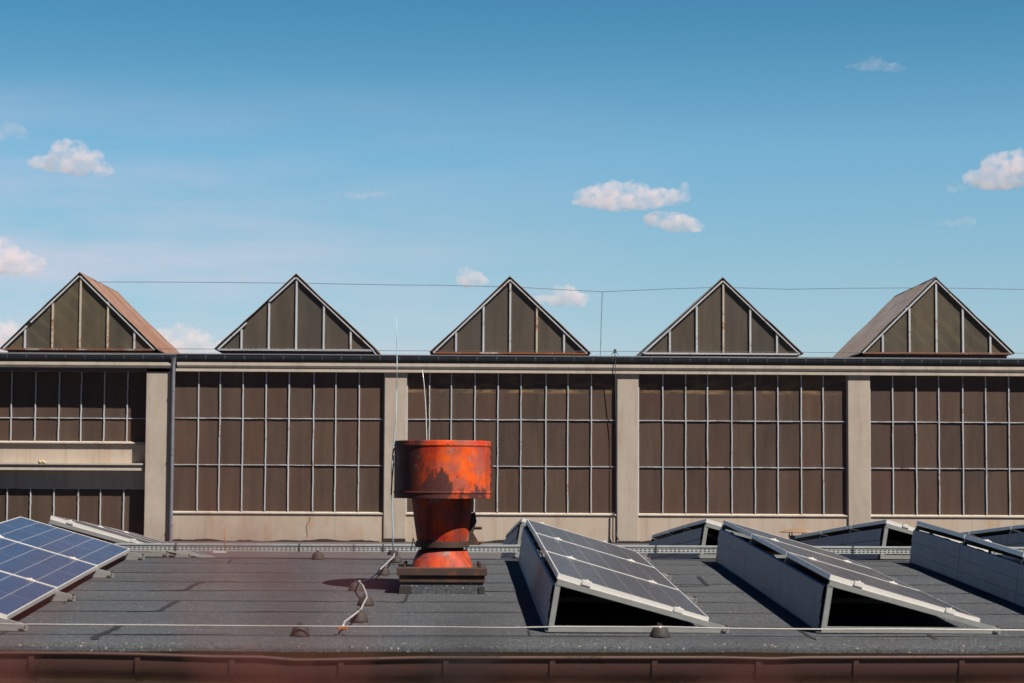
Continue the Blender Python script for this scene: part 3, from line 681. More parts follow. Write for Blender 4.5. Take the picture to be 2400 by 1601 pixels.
# ================================================================== SOLAR ARRAYS
HH, HL, PW, PD = 0.345, 0.066, 0.965, 1.72
def array(u0, v0, label, nm=3, cm='cells_dust_glare'):
    org = UV(u0, v0, roofz(v0)); root = empty('solar_array', org, PHI)
    tag(root, label, 'solar panels', 'tilted rows of solar panels on the felt roof')
    def rz(y): return roofz(v0+y)-roofz(v0)
    for k in range(nm):
        y0, y1 = k*PD+0.008, (k+1)*PD-0.008
        def S(x, y, dz=0.0):                # point on the panel plane of this module; x 0..1 along slope
            t = (y-y0)/(y1-y0); b = rz(y0)*(1-t)+rz(y1)*t
            nx, nz_ = (HH-HL)/1.0, PW/1.0
            return Vector((x*PW+nx*dz, y, b+HH+(HL-HH)*x+nz_*dz))
        e = 0.012
        g_ = MB(); ex, ey = 0.006/PW, e
        g_.quad(S(ex, y0+ey, .0325), S(1-ex, y0+ey, .0325), S(1-ex, y1-ey, .0325), S(ex, y1-ey, .0325), uv=((0, 0), (1, 0), (1, 1), (0, 1)))
        po = obj('solar_panel', g_, MT[cm], root)
        bk = MB(); bk.quad(S(ex, y0+ey, .004), S(1-ex, y0+ey, .004), S(1-ex, y1-ey, .004), S(ex, y1-ey, .004)); obj('backsheet', bk, MT['back'], po)
        f_ = MB()
        def fb(xa, xb, ya, yb): f_.hexa([S(xa, ya, 0), S(xb, ya, 0), S(xb, yb, 0), S(xa, yb, 0), S(xa, ya, .035), S(xb, ya, .035), S(xb, yb, .035), S(xa, yb, .035)])
        fb(0, 1, y0, y0+e); fb(0, 1, y1-e, y1); fb(0, ex, y0+e, y1-e); fb(1-ex, 1, y0+e, y1-e)
        obj('panel_frame', f_, MT['alu'], po)
        # clamps on the frame towards the next module
        for x in (0.19, 0.80):
            c = MB(); yy = y0-0.004 if k == 0 else y0-0.008; kk = 1.0 if k == 0 else 0.45
            c.hexa([S(x-.03, yy-.012, .012), S(x+.03, yy-.012, .012), S(x+.03, yy+.022*kk, .036), S(x-.03, yy+.022*kk, .036), S(x-.03, yy-.012, .040), S(x+.03, yy-.012, .040), S(x+.03, yy+.022*kk, .041), S(x-.03, yy+.022*kk, .041)])
            c.lathe([(0.0, .008), (.008, .008), (.008, 0), (0, 0)], tuple(S(x, yy+.003, .040)), 8); obj('clamp', c, MT['alu'], root)
        # wind deflector sheet on the high side
        d_ = MB(); pf = [(-0.075, 0.012), (-0.066, 0.014), (-0.052, 0.085), (-0.058, 0.090), (-0.040, 0.185), (-0.046, 0.190), (-0.026, 0.296), (-0.010, 0.300)]
        ya, yb = y0-0.004, y1+0.004
        if k == 0: ya = y0+0.06
        for (xa, za), (xb, zb_) in zip(pf, pf[1:]):
            n_ = 4
            for j in range(n_):
                p, q = ya+(yb-ya)*j/n_, ya+(yb-ya)*(j+1)/n_
                d_.quad((xa, p, za+rz(p)), (xa, q, za+rz(q)), (xb, q, zb_+rz(q)), (xb, p, zb_+rz(p)))
                d_.quad((xa+.003, p, za+rz(p)), (xb+.003, p, zb_+rz(p)), (xb+.003, q, zb_+rz(q)), (xa+.003, q, za+rz(q)))
        for q in (ya, yb):
            d_.poly([(x, q, z+rz(q)) for x, z in pf]+[(x+.003, q, z+rz(q)) for x, z in reversed(pf)])
        for fr_ in (0.25, 0.75):
            for z_ in (0.05, 0.24): d_.lathe([(0, 0), (.006, 0), (.006, .004), (0, .004)], (-0.06 if z_ < .1 else -0.036, ya+(yb-ya)*fr_, z_+rz(ya+(yb-ya)*fr_)), 6)
        obj('wind_deflector', d_, MT['galv'], root)
    for k in range(nm+1):
        y = k*PD; y = min(max(y, 0.012), nm*PD-0.012); b = rz(y)
        r_ = MB(); r_.bar((-0.055, y, b+0.028), (1.10, y, b+0.022), 0.035, 0.036)
        r_.bar((1.06, y-0.02, b+0.026), (1.085, y-0.026, b+0.026), 0.02, 0.02)
        obj('base_rail', r_, MT['aludull'], root)
        r_ = MB(); r_.bar((-0.035, y, b+0.046), (0.008, y, b+HH-0.03), 0.034, 0.03, (0, 1, 0)); obj('leg', r_, MT['aludull'], root)
        r_ = MB(); r_.bar((0.0, y, b+HH-0.022), (1.075, y, b+0.030), 0.036, 0.034, (0, 0, 1)); obj('slope_rail', r_, MT['aludull'], root)
        r_ = MB(); r_.lathe([(0, 0), (.010, 0), (.010, .02), (0, .02)], (1.085, y, b+0.035), 8); r_.bar((1.085, y-.03, b+.03), (1.085, y+.03, b+.03), .012, .012); obj('bolt', r_, MT['brown'], root)
    # cable run hanging under the high edge
    cb = MB(); pts = []
    for j in range(31):
        y = 0.2+(nm*PD-0.4)*j/30; pts.append((0.012, y, rz(y)+HH-0.045-0.02*abs(math.sin(j*0.9)))); 
    cb.tube(pts, 0.006, 5); obj('cable', cb, MT['bitumen'], root)
    return root
array(0.722, 13.4, 'front row of solar panels just right of the orange roof vent')
array(2.47, 13.4, 'second front row of solar panels right of the orange vent')
array(4.20, 13.4, 'front row of solar panels cut by the right edge of the photo')
array(-3.73, 13.4, 'blue row of solar panels cut by the left edge of the photo', cm='cells')
array(0.722, 19.6, 'back row of solar panels mostly hidden behind the row nearest the orange vent')
array(2.45, 19.6, 'back row of solar panels behind the cable tray, left of the small mushroom vent')
array(4.15, 19.6, 'back row of solar panels standing in front of the small mushroom vent')
array(5.80, 19.6, 'back row of solar panels farthest right, running out of the photo')
array(-3.66, 19.6, 'back row of solar panels at the left before the downpipe pillar')

# ================================================================== CABLE TRAY
def tray(ua, ub, v, label, z0=0.066):
    org = UV(ua, v, roofz(v)+z0); o = empty('cable_tray', org, PHI); tag(o, label, 'cable tray', 'perforated cable tray running along the roof crest')
    Ln = ub-ua; m = MB(); hgt = 0.062
    # perforated front side: rows of real slots cut in the sheet
    zs = [0.0, 0.010, 0.018, 0.028, 0.036, hgt]; pitch, sw = 0.0385, 0.020
    n_ = int(Ln/pitch)
    m.box(0, Ln, 0, 0.0015, zs[0], zs[1]); m.box(0, Ln, 0, 0.0015, zs[2], zs[3]); m.box(0, Ln, 0, 0.0015, zs[4], zs[5])
    for k in range(n_+1):
        x0 = k*pitch; x1 = min(x0+pitch-sw, Ln)
        if x1 > x0:
            m.box(x0, x1, 0, 0.0015, zs[1], zs[2]); m.box(x0, x1, 0, 0.0015, zs[3], zs[4])
    obj('side_panel', m, MT['tray'], o)
    m = MB(); m.box(0, Ln, 0.0016, 0.099, 0.0, 0.0015); m.box(0, Ln, 0.1, 0.1015, 0, hgt); obj('tray_bottom', m, MT['black'] if False else MT['zinc'], o)
    m = MB(); m.box(0, Ln, -0.004, 0.106, hgt+0.0005, hgt+0.004); m.box(0, Ln, -0.0055, -0.0042, hgt-0.010, hgt+0.004); obj('lid', m, MT['tray'], o)
    x = 0.55
    while x < Ln-0.1:
        m = MB(); m.box(x-0.006, x+0.006, -0.009, -0.006, -0.004, hgt+0.008); m.box(x-0.006, x+0.006, -0.009, 0.11, hgt+0.0045, hgt+0.008); obj('strap', m, MT['wiredark'], o)
        x += random.choice((0.75, 1.1, 1.9))
    return o
def uof(p): return p.x*math.cos(PHI)+p.y*math.sin(PHI)
VT = 18.85
tray(uof(P(270, 1280, VT)), uof(P(1228, 1280, VT)), VT, 'long piece of perforated cable tray passing behind the orange vent')
tray(uof(P(1395, 1284, VT)), uof(P(1697, 1284, VT)), VT, 'piece of perforated cable tray between the first two solar rows right of the vent')
tray(uof(P(1860, 1284, VT)), uof(P(2148, 1284, VT)), VT, 'piece of perforated cable tray right of the second solar row')
tray(uof(P(2330, 1286, VT)), uof(P(2620, 1286, VT)), VT, 'piece of perforated cable tray at the right edge of the photo')

# rubber holders
def holder(p, s=1.0, name='conductor_holder', mat='rubber'):
    o = empty(name, p, random.uniform(-.4, .4)); s0 = s
    m = MB(); prof_ = [(0.001, 0.0), (0.062, 0.0), (0.062, 0.008), (0.058, 0.018), (0.050, 0.042), (0.040, 0.058), (0.024, 0.066), (0.0, 0.067)]
    m.lathe([(a*s, b*s) for a, b in prof_], (0, 0, 0), 20); obj('rubber_foot', m, MT[mat], o, smooth=True, auto=True)
    m = MB(); m.box(-.008*s, .008*s, -.014*s, .014*s, .0655*s, .078*s); m.box(-.014*s, -.009*s, -.010*s, .010*s, .0655*s, .086*s); obj('clip', m, MT['brown'], o); return o
G1 = 'black rubber holders under the tray and lightning wires'
cones = [((704, 1490), 1.0, 'rubber holder alone under the long wire left of the rusty clamp'), ((1547, 1493), 1.05, 'rubber holder before the base rail of the front solar row'),
         ((834, 1385), .95, 'rubber holder in the shadow of the orange vent'), ((857, 1418), .98, 'rubber holder on the branch wire between the shadow and the one nearest the clamp'),
         ((842, 1457), 1.0, 'rubber holder on the branch wire nearest the rusty clamp'), ((899, 1347), .9, 'brownish rubber holder just left of the vent base flange'), ((929, 1318), .85, 'rubber holder on the branch wire nearest the cable tray')]
for (px, py), s, lb in cones:
    tag(holder(onroof(px, py), s), lb, 'rubber holder', G1)
for px, lb in ((559, 'domed holder under the cable tray far left of the orange vent'), (902, 'domed holder under the cable tray just left of the orange vent'),
               (1625, 'domed holder under the cable tray beside the second front solar row'), (2005, 'domed holder under the cable tray before the mushroom vent')):
    p = onroof(px, 1303); p = UV(uof(p), VT-0.05, roofz(VT-.05)); tag(holder(p, .98, 'tray_holder'), lb, 'rubber holder', G1)

# lightning wire along the roof edge, the branch wire, clamp
def path_obj(name, pts, r, mat, label, cat, n=7, sub=4, jit=0.0):
    q = []
    for a, b in zip(pts, pts[1:]):
        for t in range(sub): q.append(a.lerp(b, t/sub)+Vector((0, 0, random.uniform(-jit, jit))))
    q.append(pts[-1]); o0 = q[0].copy(); m = MB(); m.tube([p-o0 for p in q], r, n); o = obj(name, m, mat, loc=o0, smooth=True); tag(o, label, cat); return o
pl = [(-60, 1462.5), (0, 1463), (150, 1464), (300, 1465), (500, 1466.5), (704, 1467.5), (800, 1468.5), (1000, 1469), (1190, 1471), (1300, 1469.5), (1500, 1470), (1548, 1469), (1700, 1473), (1960, 1475), (2180, 1475), (2400, 1477.5), (2500, 1478)]
path_obj('lightning_wire', [P(a, b, 13.15) for a, b in pl], 0.0045, MT['wire'], 'long pale wire stretched across the front edge of the felt roof', 'wire', sub=3, jit=.0008)
pb = [(925, 1294, .07), (923, 1305, .08), (912, 1315, .085), (896, 1330, .08), (882, 1345, .05), (868, 1357, .03), (850, 1363, .035), (840, 1362, .07), (850, 1372, .08), (857, 1388, .06), (860, 1400, .085), (853, 1413, .08), (846, 1428, .06), (835, 1437, .085), (822, 1447, .07), (808, 1457, .06), (804, 1467, .05)]
path_obj('branch_wire', [onroof(a, b, l) for a, b, l in pb], 0.0065, MT['wire'], 'short kinked pale wire winding from the tray to the rusty clamp', 'wire')
o = empty('wire_clamp', onroof(803, 1472, .04)); tag(o, 'small rusty orange clamp joining the long wire and the branch wire', 'clamp')
m = MB(); m.box(-.032, .032, -.012, .012, -.008, .008); m.box(-.030, -.018, -.016, .016, -.012, .012); m.box(.018, .030, -.016, .016, -.012, .012); obj('clamp_body', m, MT['copper'], o, bevel=.003)
m = MB(); m.tube([(0, 0, -.01), (-.01, -.01, -.04), (-.03, -.02, -.055)], .004, 6); obj('wire_tail', m, MT['wiredark'], o)
pc = [(-5, 1463.5), (12, 1470)]
# thin rods
def rod(name, pts, Y, r, mat, label, cat='rod'):
    q = [P(a, b, Y) for a, b in pts]; o = empty(name, q[-1]); tag(o, label, cat)
    m = MB(); m.tube([p-q[-1] for p in q], r, 6); obj('shaft', m, mat, o, smooth=True); return o
o = rod('lightning_rod', [(929.5, 745), (930, 800), (931, 850), (930, 920), (928, 990), (922, 1045), (918, 1100), (917.5, 1160), (919.5, 1200), (921, 1250), (921, 1296)], 18.5, [.0025, .004, .005, .005, .005, .006, .006, .006, .006, .006, .006], MT['fibre'], 'tall thin swaying rod rising just left of the orange vent')
m = MB(); m.lathe([(0, 0), (.05, 0), (.045, .03), (.01, .05), (0, .05)], (0, 0, -.02), 14); obj('foot', m, MT['rubber'], o)
o = rod('whip_rod', [(990, 866), (994, 900), (998, 960), (1000, 1020), (1001, 1100), (1001, 1290)], 17.9, [.002, .0035, .0045, .005, .005, .006], MT['alu'], 'short pale bent rod standing up behind the orange hood')
m = MB(); m.lathe([(0, 0), (.05, 0), (.045, .03), (.01, .05), (0, .05)], (0, 0, -.01), 14); obj('foot', m, MT['rubber'], o)
o = rod('short_rod', [(527, 1238), (527, 1294)], 18.3, .0035, MT['copper'], 'very short rusty rod before the beige wall left of the tray strap')
m = MB(); m.box(-.10, .012, -.01, .01, -.006, .006); obj('foot', m, MT['alu'], o)
# cable hanging down the vent side
path_obj('brown_cable', [P(a, b, 15.98) for a, b in ((924, 1050), (921, 1062), (922, 1085), (919, 1120), (917, 1160))], .006, MT['cable'], 'brown cable hanging at the left side of the orange hood', 'cable')

# ================================================================== ORANGE VENT
VV = 16.02; pv = P(1036, 1350, VV); base = Vector((pv.x, pv.y, roofz(vof(pv))))
vent = empty('roof_vent', base, PHI); tag(vent, 'large orange red roof vent with drum hood and blistered paint on a felt kerb', 'roof vent')
S_ = VV/F
def zpx(py): return P(1036, py, VV).z-base.z
z_b = zpx(1168); z_t = zpx(1034)
m = MB(); h_ = z_t-z_b; Rr = 113.5*S_
pr = [(Rr*.93, 0.0), (Rr, 0.0), (Rr*1.003, .012), (Rr, .036), (Rr*1.012, .040), (Rr*1.012, .048), (Rr*.997, .052), (Rr*1.000, h_*.5), (Rr*.997, h_-.045), (Rr*1.010, h_-.040), (Rr*1.010, h_-.030), (Rr*.997, h_-.026), (Rr*.995, h_-.006), (Rr*.985, h_), (Rr*.5, h_+.0), (0.001, h_+.0)]
m.lathe(pr, (0, 0, 0), 72); m.lathe([(Rr*.93, 0), (Rr*.96, h_-.02), (0.001, h_-.02)], (0, 0, 0), 48)
n0 = len(m.v)
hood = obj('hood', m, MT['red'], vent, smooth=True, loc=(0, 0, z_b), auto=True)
for v_ in hood.data.vertices:
    a = math.atan2(v_.co.y, v_.co.x); r_ = math.hypot(v_.co.x, v_.co.y)
    if r_ > .05: s_ = 1+0.008*mnoise.noise((math.cos(a)*2.2, math.sin(a)*2.2, v_.co.z*5)); v_.co.x *= s_; v_.co.y *= s_
m = MB()
for a in (R(-12), R(168)):
    c_, s_ = math.cos(a), math.sin(a)
    for k in range(6):
        z_ = .05+k*(h_-.1)/5; m.lathe([(0, -.007), (.007, -.005), (.007, .005), (0, .007)], (Rr*1.012*c_, Rr*1.012*s_, z_), 8)
m.box(Rr*.985, Rr*1.03, -.05, -.035, .01, h_-.01)
obj('seam_strip', m, MT['brown'], hood)
z1 = zpx(1274); m = MB()
m.lathe([(57.5*S_, z1), (58.5*S_, z1+.01), (59*S_, z1+.02), (66*S_, (z1+z_b)/2), (73*S_, z_b+.02), (73.5*S_, z_b+.2), (30*S_, z_b+.24)], (0, 0, 0), 56)
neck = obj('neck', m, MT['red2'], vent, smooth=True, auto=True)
m = MB(); m.lathe([(58*S_, z1-.026), (63*S_, z1-.026), (63*S_, z1-.002), (58*S_, z1-.002)], (0, 0, 0), 56); m.lathe([(58.5*S_, z1-.0015), (62*S_, z1-.0015), (62*S_, z1+.018), (58.8*S_, z1+.018)], (0, 0, 0), 56); obj('joint_ring', m, MT['brown'], vent, smooth=True, auto=True)
for a in range(12):
    pass
z2, z3 = zpx(1288), zpx(1331)
m = MB(); m.lathe([(50*S_, z1-.03), (50*S_, z2)], (0, 0, 0), 40); obj('inner_duct', m, MT['bitumen'], vent)
m = MB(); n_ = 48; ringA = []; 
def sqr(r0, k, z, n_=48):
    out = []
    for j in range(n_):
        t = 2*math.pi*j/n_; c_, s_ = math.cos(t), math.sin(t); d = (abs(c_)**k+abs(s_)**k)**(-1/k); out.append((r0*c_*d, r0*s_*d, z))
    return out
rings = [sqr(54*S_, 2, z2), sqr(58*S_, 2, z2-.012), sqr(60*S_, 2.3, z2-.03), sqr(66*S_, 3.0, (z2+z3)/2), sqr(72*S_, 4.5, z3)]
for r_ in rings: m.v += r_
for i in range(len(rings)-1):
    for j in range(n_): j2 = (j+1) % n_; m.f.append((i*n_+j, i*n_+j2, (i+1)*n_+j2, (i+1)*n_+j))
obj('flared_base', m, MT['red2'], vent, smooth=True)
z4, z5 = zpx(1345), zpx(1361)
m = MB(); a = 103*S_; m.box(-a, a, -a, a, z4, z3+.012); m.box(-98*S_, 98*S_, -98*S_, 98*S_, z5, z4-.001); obj('flange', m, MT['brown'], vent, bevel=.004)
m = MB()
for sx_ in (-1, 1):
    for sy_ in (-1, 0, 1): m = MB(); m.lathe([(0, .03), (.012, .03), (.012, 0), (0, 0)], (sx_*86*S_, sy_*86*S_, z3+.012), 6); obj('bolt', m, MT['brown'], vent)
m = MB(); b_ = 94*S_; zb0 = -0.10
m.hexa([(-b_*1.03, -b_*1.06, zb0), (b_*1.03, -b_*1.06, zb0), (b_*1.03, b_*1.06, zb0), (-b_*1.03, b_*1.06, zb0), (-b_, -b_, z5-.001), (b_, -b_, z5-.001), (b_, b_, z5-.001), (-b_, b_, z5-.001)])
obj('felt_kerb', m, MT['felt'], vent)
m = MB(); m.hexa([(-b_*1.06, -b_*1.09, zb0), (-b_*.70, -b_*1.09, zb0), (-b_*.74, -b_*1.05, z5-.03), (-b_*1.03, -b_*1.05, z5-.03), (-b_*1.06, -b_*1.07, zb0), (-b_*.70, -b_*1.07, zb0), (-b_*.74, -b_*1.03, z5-.03), (-b_*1.03, -b_*1.03, z5-.03)])
obj('felt_corner', m, MT['bitumen'], vent); m = MB()
m.hexa([(b_*.90, -b_*1.09, zb0), (b_*1.06, -b_*1.09, zb0), (b_*1.03, -b_*1.05, z5-.03), (b_*.90, -b_*1.05, z5-.03), (b_*.90, -b_*1.07, zb0), (b_*1.06, -b_*1.07, zb0), (b_*1.03, -b_*1.03, z5-.03), (b_*.90, -b_*1.03, z5-.03)])
obj('felt_corner', m, MT['bitumen'], vent)
# damper lever bracket at the right of the neck
m = MB(); x_ = 66*S_
m.prism([(x_+.0, -.02, zpx(1203)), (x_+.035, -.02, zpx(1200)), (x_+.045, -.02, zpx(1222)), (x_+.02, -.02, zpx(1248)), (x_+.075, -.02, zpx(1277)), (x_-.02, -.02, zpx(1277))], (0, .04, 0))
m.tube([(x_, -.0, zpx(1238)), (x_+.085, -.03, zpx(1237))], .012, 8); m.tube([(x_+.075, -.05, zpx(1237)), (x_+.075, 0, zpx(1237))], .006, 6)
m.tube([(x_+.08, -.02, zpx(1276)), (x_+.08, -.02, zpx(1270))], .014, 6)
obj('damper_lever', m, MT['brown'], vent, bevel=.003)
m = MB(); pts = [(-62*S_, 0, z1-.02), (-68*S_, .02, z1+.04), (-72*S_, .05, z1-.05)]; m.tube(pts, .004, 5); obj('tie_wire', m, MT['wiredark'], vent)

# small mushroom vent beyond the back rows
p = P(1868, 1262, 26.0); o = empty('mushroom_vent', (p.x, 26.0, 0)); tag(o, 'small mushroom vent with tan conical cap beyond the back solar rows', 'roof vent')
zc = P(1868, 1248, 26).z
m = MB(); m.lathe([(0.20, 0), (0.215, 0.0), (0.215, .008), (.08, .045), (0.001, .052)], (0, 0, zc), 28); obj('cap', m, MT['tancap'], o, smooth=True, auto=True)
m = MB()
for a in (0.4, 2.0, 3.6, 5.2): m.bar((.11*math.cos(a), .11*math.sin(a), zc-.05), (.12*math.cos(a), .12*math.sin(a), zc+.01), .014, .008); obj('strut', m, MT['brown'], o); m = MB()
m = MB(); m.lathe([(.10, -.9), (.10, -.04), (.115, -.04), (.115, -.05)], (0, 0, zc), 24); obj('pipe', m, MT['galv'], o, smooth=True)

# ================================================================== CLOUDS
def m_cloud(name, dens):
    mt = bpy.data.materials.new(name); mt.use_nodes = True; t = mt.node_tree
    for n_ in list(t.nodes):
        if n_.type == 'BSDF_PRINCIPLED': t.nodes.remove(n_)
    out = t.nodes['Material Output']; pv_ = t.nodes.new('ShaderNodeVolumePrincipled')
    pv_.inputs['Color'].default_value = (0.98, 0.90, 0.915, 1); pv_.inputs['Anisotropy'].default_value = 0.0
    tc_ = t.nodes.new('ShaderNodeTexCoord'); n1 = t.nodes.new('ShaderNodeTexNoise'); n1.inputs['Scale'].default_value = 0.075; n1.inputs['Detail'].default_value = 6; n1.inputs['Roughness'].default_value = 0.6
    r_ = t.nodes.new('ShaderNodeMapRange'); r_.inputs[1].default_value = 0.40; r_.inputs[2].default_value = 0.72; r_.inputs[3].default_value = 0; r_.inputs[4].default_value = dens
    t.links.new(tc_.outputs['Object'], n1.inputs['Vector']); t.links.new(n1.outputs['Fac'], r_.inputs[0]); t.links.new(r_.outputs[0], pv_.inputs['Density'])
    t.links.new(pv_.outputs[0], out.inputs['Volume']); return mt
CL = {'thick': m_cloud('cloud_thick', .065), 'mid': m_cloud('cloud_mid', .085), 'thin': m_cloud('cloud_thin', .018)}
CD = 2500.0
def cloud(blobs, kind, label):
    cx = sum(b[0] for b in blobs)/len(blobs); cy = sum(b[1] for b in blobs)/len(blobs); c = P(cx, cy, CD); k = CD/F
    bm = bmesh.new()
    for (x, y, rx, ry) in blobs:
        q = P(x, y, CD)-c; mt_ = Matrix.Translation((q.x, random.uniform(-3, 3), q.z)) @ Matrix.Diagonal((rx*k*1.25, (rx+ry)*k*.55, ry*k*1.22, 1))
        bmesh.ops.create_icosphere(bm, subdivisions=3, radius=1, matrix=mt_)
    me = bpy.data.meshes.new('c'); bm.to_mesh(me); bm.free()
    o = bpy.data.objects.new('cloud', me); col.objects.link(o)
    rm = o.modifiers.new('r', 'REMESH'); rm.mode = 'VOXEL'; rm.voxel_size = 2.2
    dg = bpy.context.evaluated_depsgraph_get(); me2 = bpy.data.meshes.new_from_object(o.evaluated_get(dg)); o.modifiers.clear(); o.data = me2; me2.name = 'cloud'
    for v_ in me2.vertices:
        p_ = v_.co; a = 4.6*mnoise.noise(p_*0.075+Vector((cx, 0, 0)))+3.0*mnoise.noise(p_*0.2)+.8*mnoise.noise(p_*.45)
        v_.co = p_+v_.normal*a
    me2.materials.clear(); me2.materials.append(CL[kind]); o.location = c; tag(o, label, 'cloud', 'small white clouds in the blue sky'); return o
cloud([(120, 382, 48, 14), (158, 362, 34, 30), (180, 350, 22, 20), (200, 374, 36, 24), (235, 395, 30, 13), (170, 392, 60, 14)], 'thick', 'puffy white cloud alone in the upper left sky')
cloud([(5, 600, 34, 36), (30, 610, 34, 30), (70, 622, 32, 20), (-40, 600, 50, 40), (20, 628, 60, 12)], 'thick', 'cream cloud touching the left edge above the leftmost skylight')
cloud([(20, 305, 40, 14), (50, 314, 22, 9), (-20, 310, 40, 16)], 'thin', 'faint pinkish cloud at the left edge, highest on that side')
cloud([(395, 790, 30, 20), (430, 782, 26, 22), (462, 800, 34, 22), (500, 812, 34, 16), (420, 815, 70, 20)], 'thick', 'white cloud low between the first and second skylights')
cloud([(10, 775, 40, 24), (45, 770, 20, 14), (-30, 790, 50, 40), (20, 810, 60, 30)], 'thick', 'white cloud low at the left edge behind the leftmost skylight')
cloud([(1385, 460, 34, 22), (1430, 455, 44, 26), (1480, 455, 40, 26), (1530, 465, 50, 20), (1580, 462, 30, 16), (1602, 446, 11, 16), (1450, 476, 90, 14)], 'thick', 'largest white cloud right of centre with a horned right end')
cloud([(1545, 515, 30, 15), (1585, 520, 36, 19), (1620, 528, 26, 14)], 'mid', 'soft pinkish cloud just below the large horned cloud')
cloud([(1090, 648, 22, 16), (1115, 655, 26, 13), (1100, 658, 30, 12)], 'mid', 'small round cloud left of the middle skylight peak')
cloud([(1290, 700, 32, 11), (1325, 692, 28, 20), (1350, 702, 28, 13)], 'mid', 'small cloud behind the wire right of the middle skylight peak')
cloud([(2310, 418, 46, 20), (2350, 395, 44, 32), (2400, 388, 50, 34), (2440, 395, 40, 40), (2345, 428, 70, 14)], 'thick', 'bright cloud cut by the right edge of the photo')
cloud([(2245, 440, 24, 9), (2262, 442, 14, 7)], 'thin', 'small thin cloud scrap left of the bright cloud at the right edge')
cloud([(2050, 148, 26, 14), (2020, 155, 34, 8), (2085, 158, 34, 8)], 'thin', 'faint small pinkish cloud highest in the right sky')
cloud([(2265, 520, 22, 9), (2230, 524, 34, 6)], 'thin', 'faint scrap of cloud below the bright cloud at the right edge')
cloud([(850, 457, 60, 4), (890, 455, 40, 3.5)], 'thin', 'thin horizontal streak of cloud left of centre')

# ================================================================== SMALL THINGS
p = P(97, 1082, YW+0.10); o = empty('crumpled_bag', p); tag(o, 'tiny crumpled yellowish bag lying on the ledge of the left wing', 'bag')
bm = bmesh.new(); bmesh.ops.create_icosphere(bm, subdivisions=3, radius=1)
for v_ in bm.verts:
    q = v_.co; k = 1+0.45*mnoise.noise(q*1.9); v_.co = Vector((q.x*.11*k*(1.25 if q.x > 0 else .8), q.y*.05*k, max(-.02, q.z*.045*k-(.02 if q.x > .3 else 0))))
me = bpy.data.meshes.new('bag_body'); bm.to_mesh(me); bm.free(); me.materials.append(m_flat('yellowed_plastic', (0.50, 0.40, 0.19), .5)); obj('bag_body', me, None, o)

# ================================================================== SHRUB CLOSE TO THE CAMERA (far out of focus)
m_leaf = m_flat('reddish_leaf', (0.13, 0.034, 0.026), .6, 0, .5, 60); m_twig = m_flat('reddish_twig', (0.22, 0.055, 0.042), .7, 0, .4, 60)
DC = 0.36
o = empty('parapet_wall', (0, 0.42, 0)); tag(o, 'low plastered parapet wall just below the photographer', 'wall')
m = MB(); m.box(-2.5, 2.5, -.18, .18, 0, 9.20); obj('wall_body', m, MT['plaster'], o)
m = MB(); m.box(-2.52, 2.52, -.22, .22, 9.201, 9.25); obj('coping', m, MT['concrete'], o, bevel=.008)
o = empty('potted_shrub', (0, DC, 9.25)); tag(o, 'blurred reddish shrub in a trough right in front of the camera', 'plant'); SO = Vector((0, DC, 9.25))
m = MB(); m.hexa([(-.34, -.09, 0), (.34, -.09, 0), (.34, .09, 0), (-.34, .09, 0), (-.38, -.12, .2), (.38, -.12, .2), (.38, .12, .2), (-.38, .12, .2)]); obj('trough', m, MT['brown'], o, bevel=.006)
m_dark = m_flat('dark_twig', (0.012, 0.014, 0.018), .9)
def stem(pts, r, y=DC, mt=None):
    q = [P(a, b, y)-SO for a, b in pts]; m = MB(); m.tube(q, r, 7); obj('stem', m, mt or m_twig, o, smooth=True); return q
b0 = P(700, 2200, DC)-SO
def root(x): return [(x*0.5+300, 11200), (x*0.8+120, 5200)]
stem(root(700)+[(760, 2400), (690, 1720), (640, 1570), (665, 1450), (590, 1340), (535, 1240), (470, 1130)], [.004, .003, .0015, .0011, .0010, .0009, .0008, .0006, .0003])
stem([(690, 1720), (520, 1560), (470, 1400), (430, 1300)], [.0014, .0009, .0007, .0003]); stem([(690, 1720), (800, 1520), (860, 1420)], [.0014, .0009, .0003]); stem([(600, 1330), (480, 1300), (330, 1310)], [.0010, .0008, .0004]); stem([(640, 1420), (720, 1350), (880, 1320)], [.0012, .0010, .0006])
stem(root(1150)+[(1250, 2300), (1040, 1700), (1070, 1560), (1125, 1440)], [.004, .003, .0028, .0028, .0024, .0014], mt=m_dark)
stem(root(-60)+[(-150, 2300), (-60, 1750), (-20, 1560), (80, 1400), (210, 1290)], [.004, .003, .002, .0014, .0010, .0008, .0004])
stem(root(1750)+[(1850, 2300), (1800, 1750), (1770, 1600)], [.004, .003, .002, .0014, .0006])
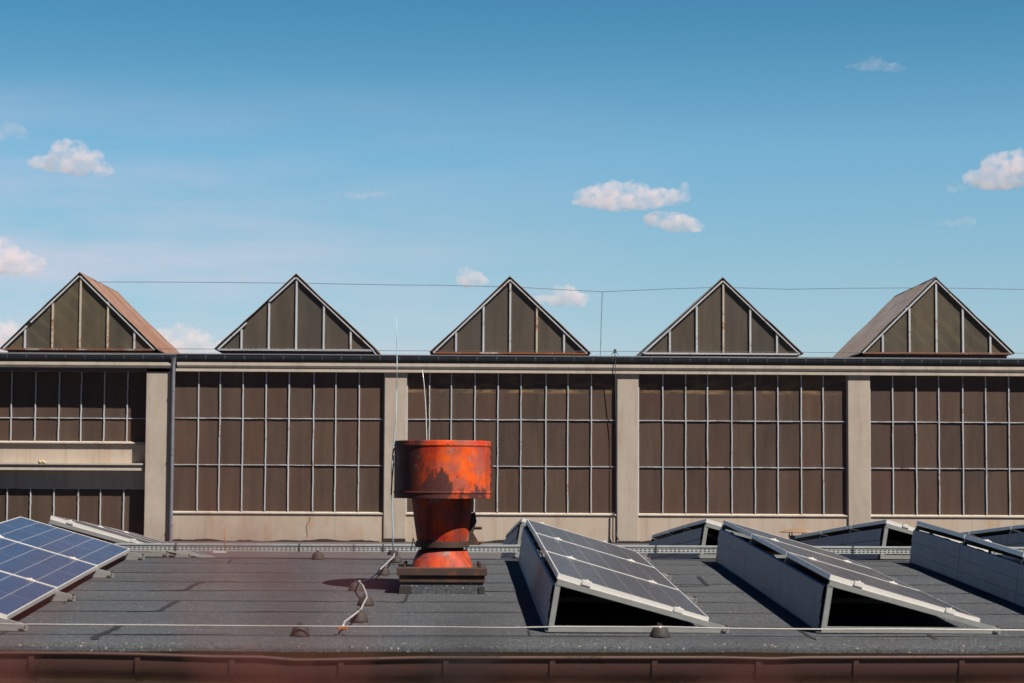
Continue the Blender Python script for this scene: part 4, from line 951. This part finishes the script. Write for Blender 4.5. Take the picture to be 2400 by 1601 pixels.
stem(root(2300)+[(2400, 2300), (2340, 1800), (2330, 1640)], [.004, .003, .002, .0012, .0006])
def leaf(px, py, ln, ang, y=DC):
    c = P(px, py, y)-SO; m = MB(); n_ = 8; d = Vector((math.cos(ang), random.uniform(-.3, .3), math.sin(ang))).normalized(); s_ = d.cross(Vector((0, 1, 0))).normalized()
    L_, R_ = [], []
    for k in range(n_+1):
        t = k/n_; w_ = ln*0.26*math.sin(math.pi*t**0.8); p_ = c+d*(t-.5)*ln+Vector((0, .003*math.sin(3*t), 0)); L_.append(p_+s_*w_+Vector((0, -.0012, 0))); R_.append(p_-s_*w_+Vector((0, -.0012, 0)))
    mid = [(a+b)/2+Vector((0, .0012, 0)) for a, b in zip(L_, R_)]
    for k in range(n_):
        m.quad(L_[k], L_[k+1], mid[k+1], mid[k]); m.quad(mid[k], mid[k+1], R_[k+1], R_[k])
    lo_ = obj('leaf', m, m_leaf, o, smooth=True); sdm = lo_.modifiers.new('t', 'SOLIDIFY'); sdm.thickness = .0004
for px, py, ln, a in ((520, 1240, .006, 2.3), (620, 1300, .008, .4), (760, 1290, .006, 1.0), (470, 1120, .005, 1.8), (660, 1500, .007, 1.2), (560, 1640, .010, .3), (760, 1650, .012, 2.6), (900, 1690, .012, .5),
                      (1120, 1640, .010, .8), (1240, 1680, .012, 2.4), (1380, 1690, .012, .2), (1520, 1680, .010, .7), (1700, 1640, .010, .9), (1780, 1600, .008, 1.5), (1900, 1690, .013, 2.2), (2060, 1690, .012, .4),
                      (2250, 1670, .010, 1.2), (2390, 1650, .010, 2.0), (-30, 1600, .010, 1.1), (60, 1660, .012, .2), (220, 1690, .012, 2.7), (400, 1690, .010, .4)): leaf(px, py, ln, a)
for px, py, ln, a in ((110, 1350, .005, 1.0), (230, 1290, .004, .4), (340, 1300, .004, .5), (420, 1330, .004, 1.2), (880, 1340, .004, .8), (640, 1180, .004, 1.4), (700, 1420, .005, 2.0), (1760, 1500, .004, 1.0)): leaf(px, py, ln, a)
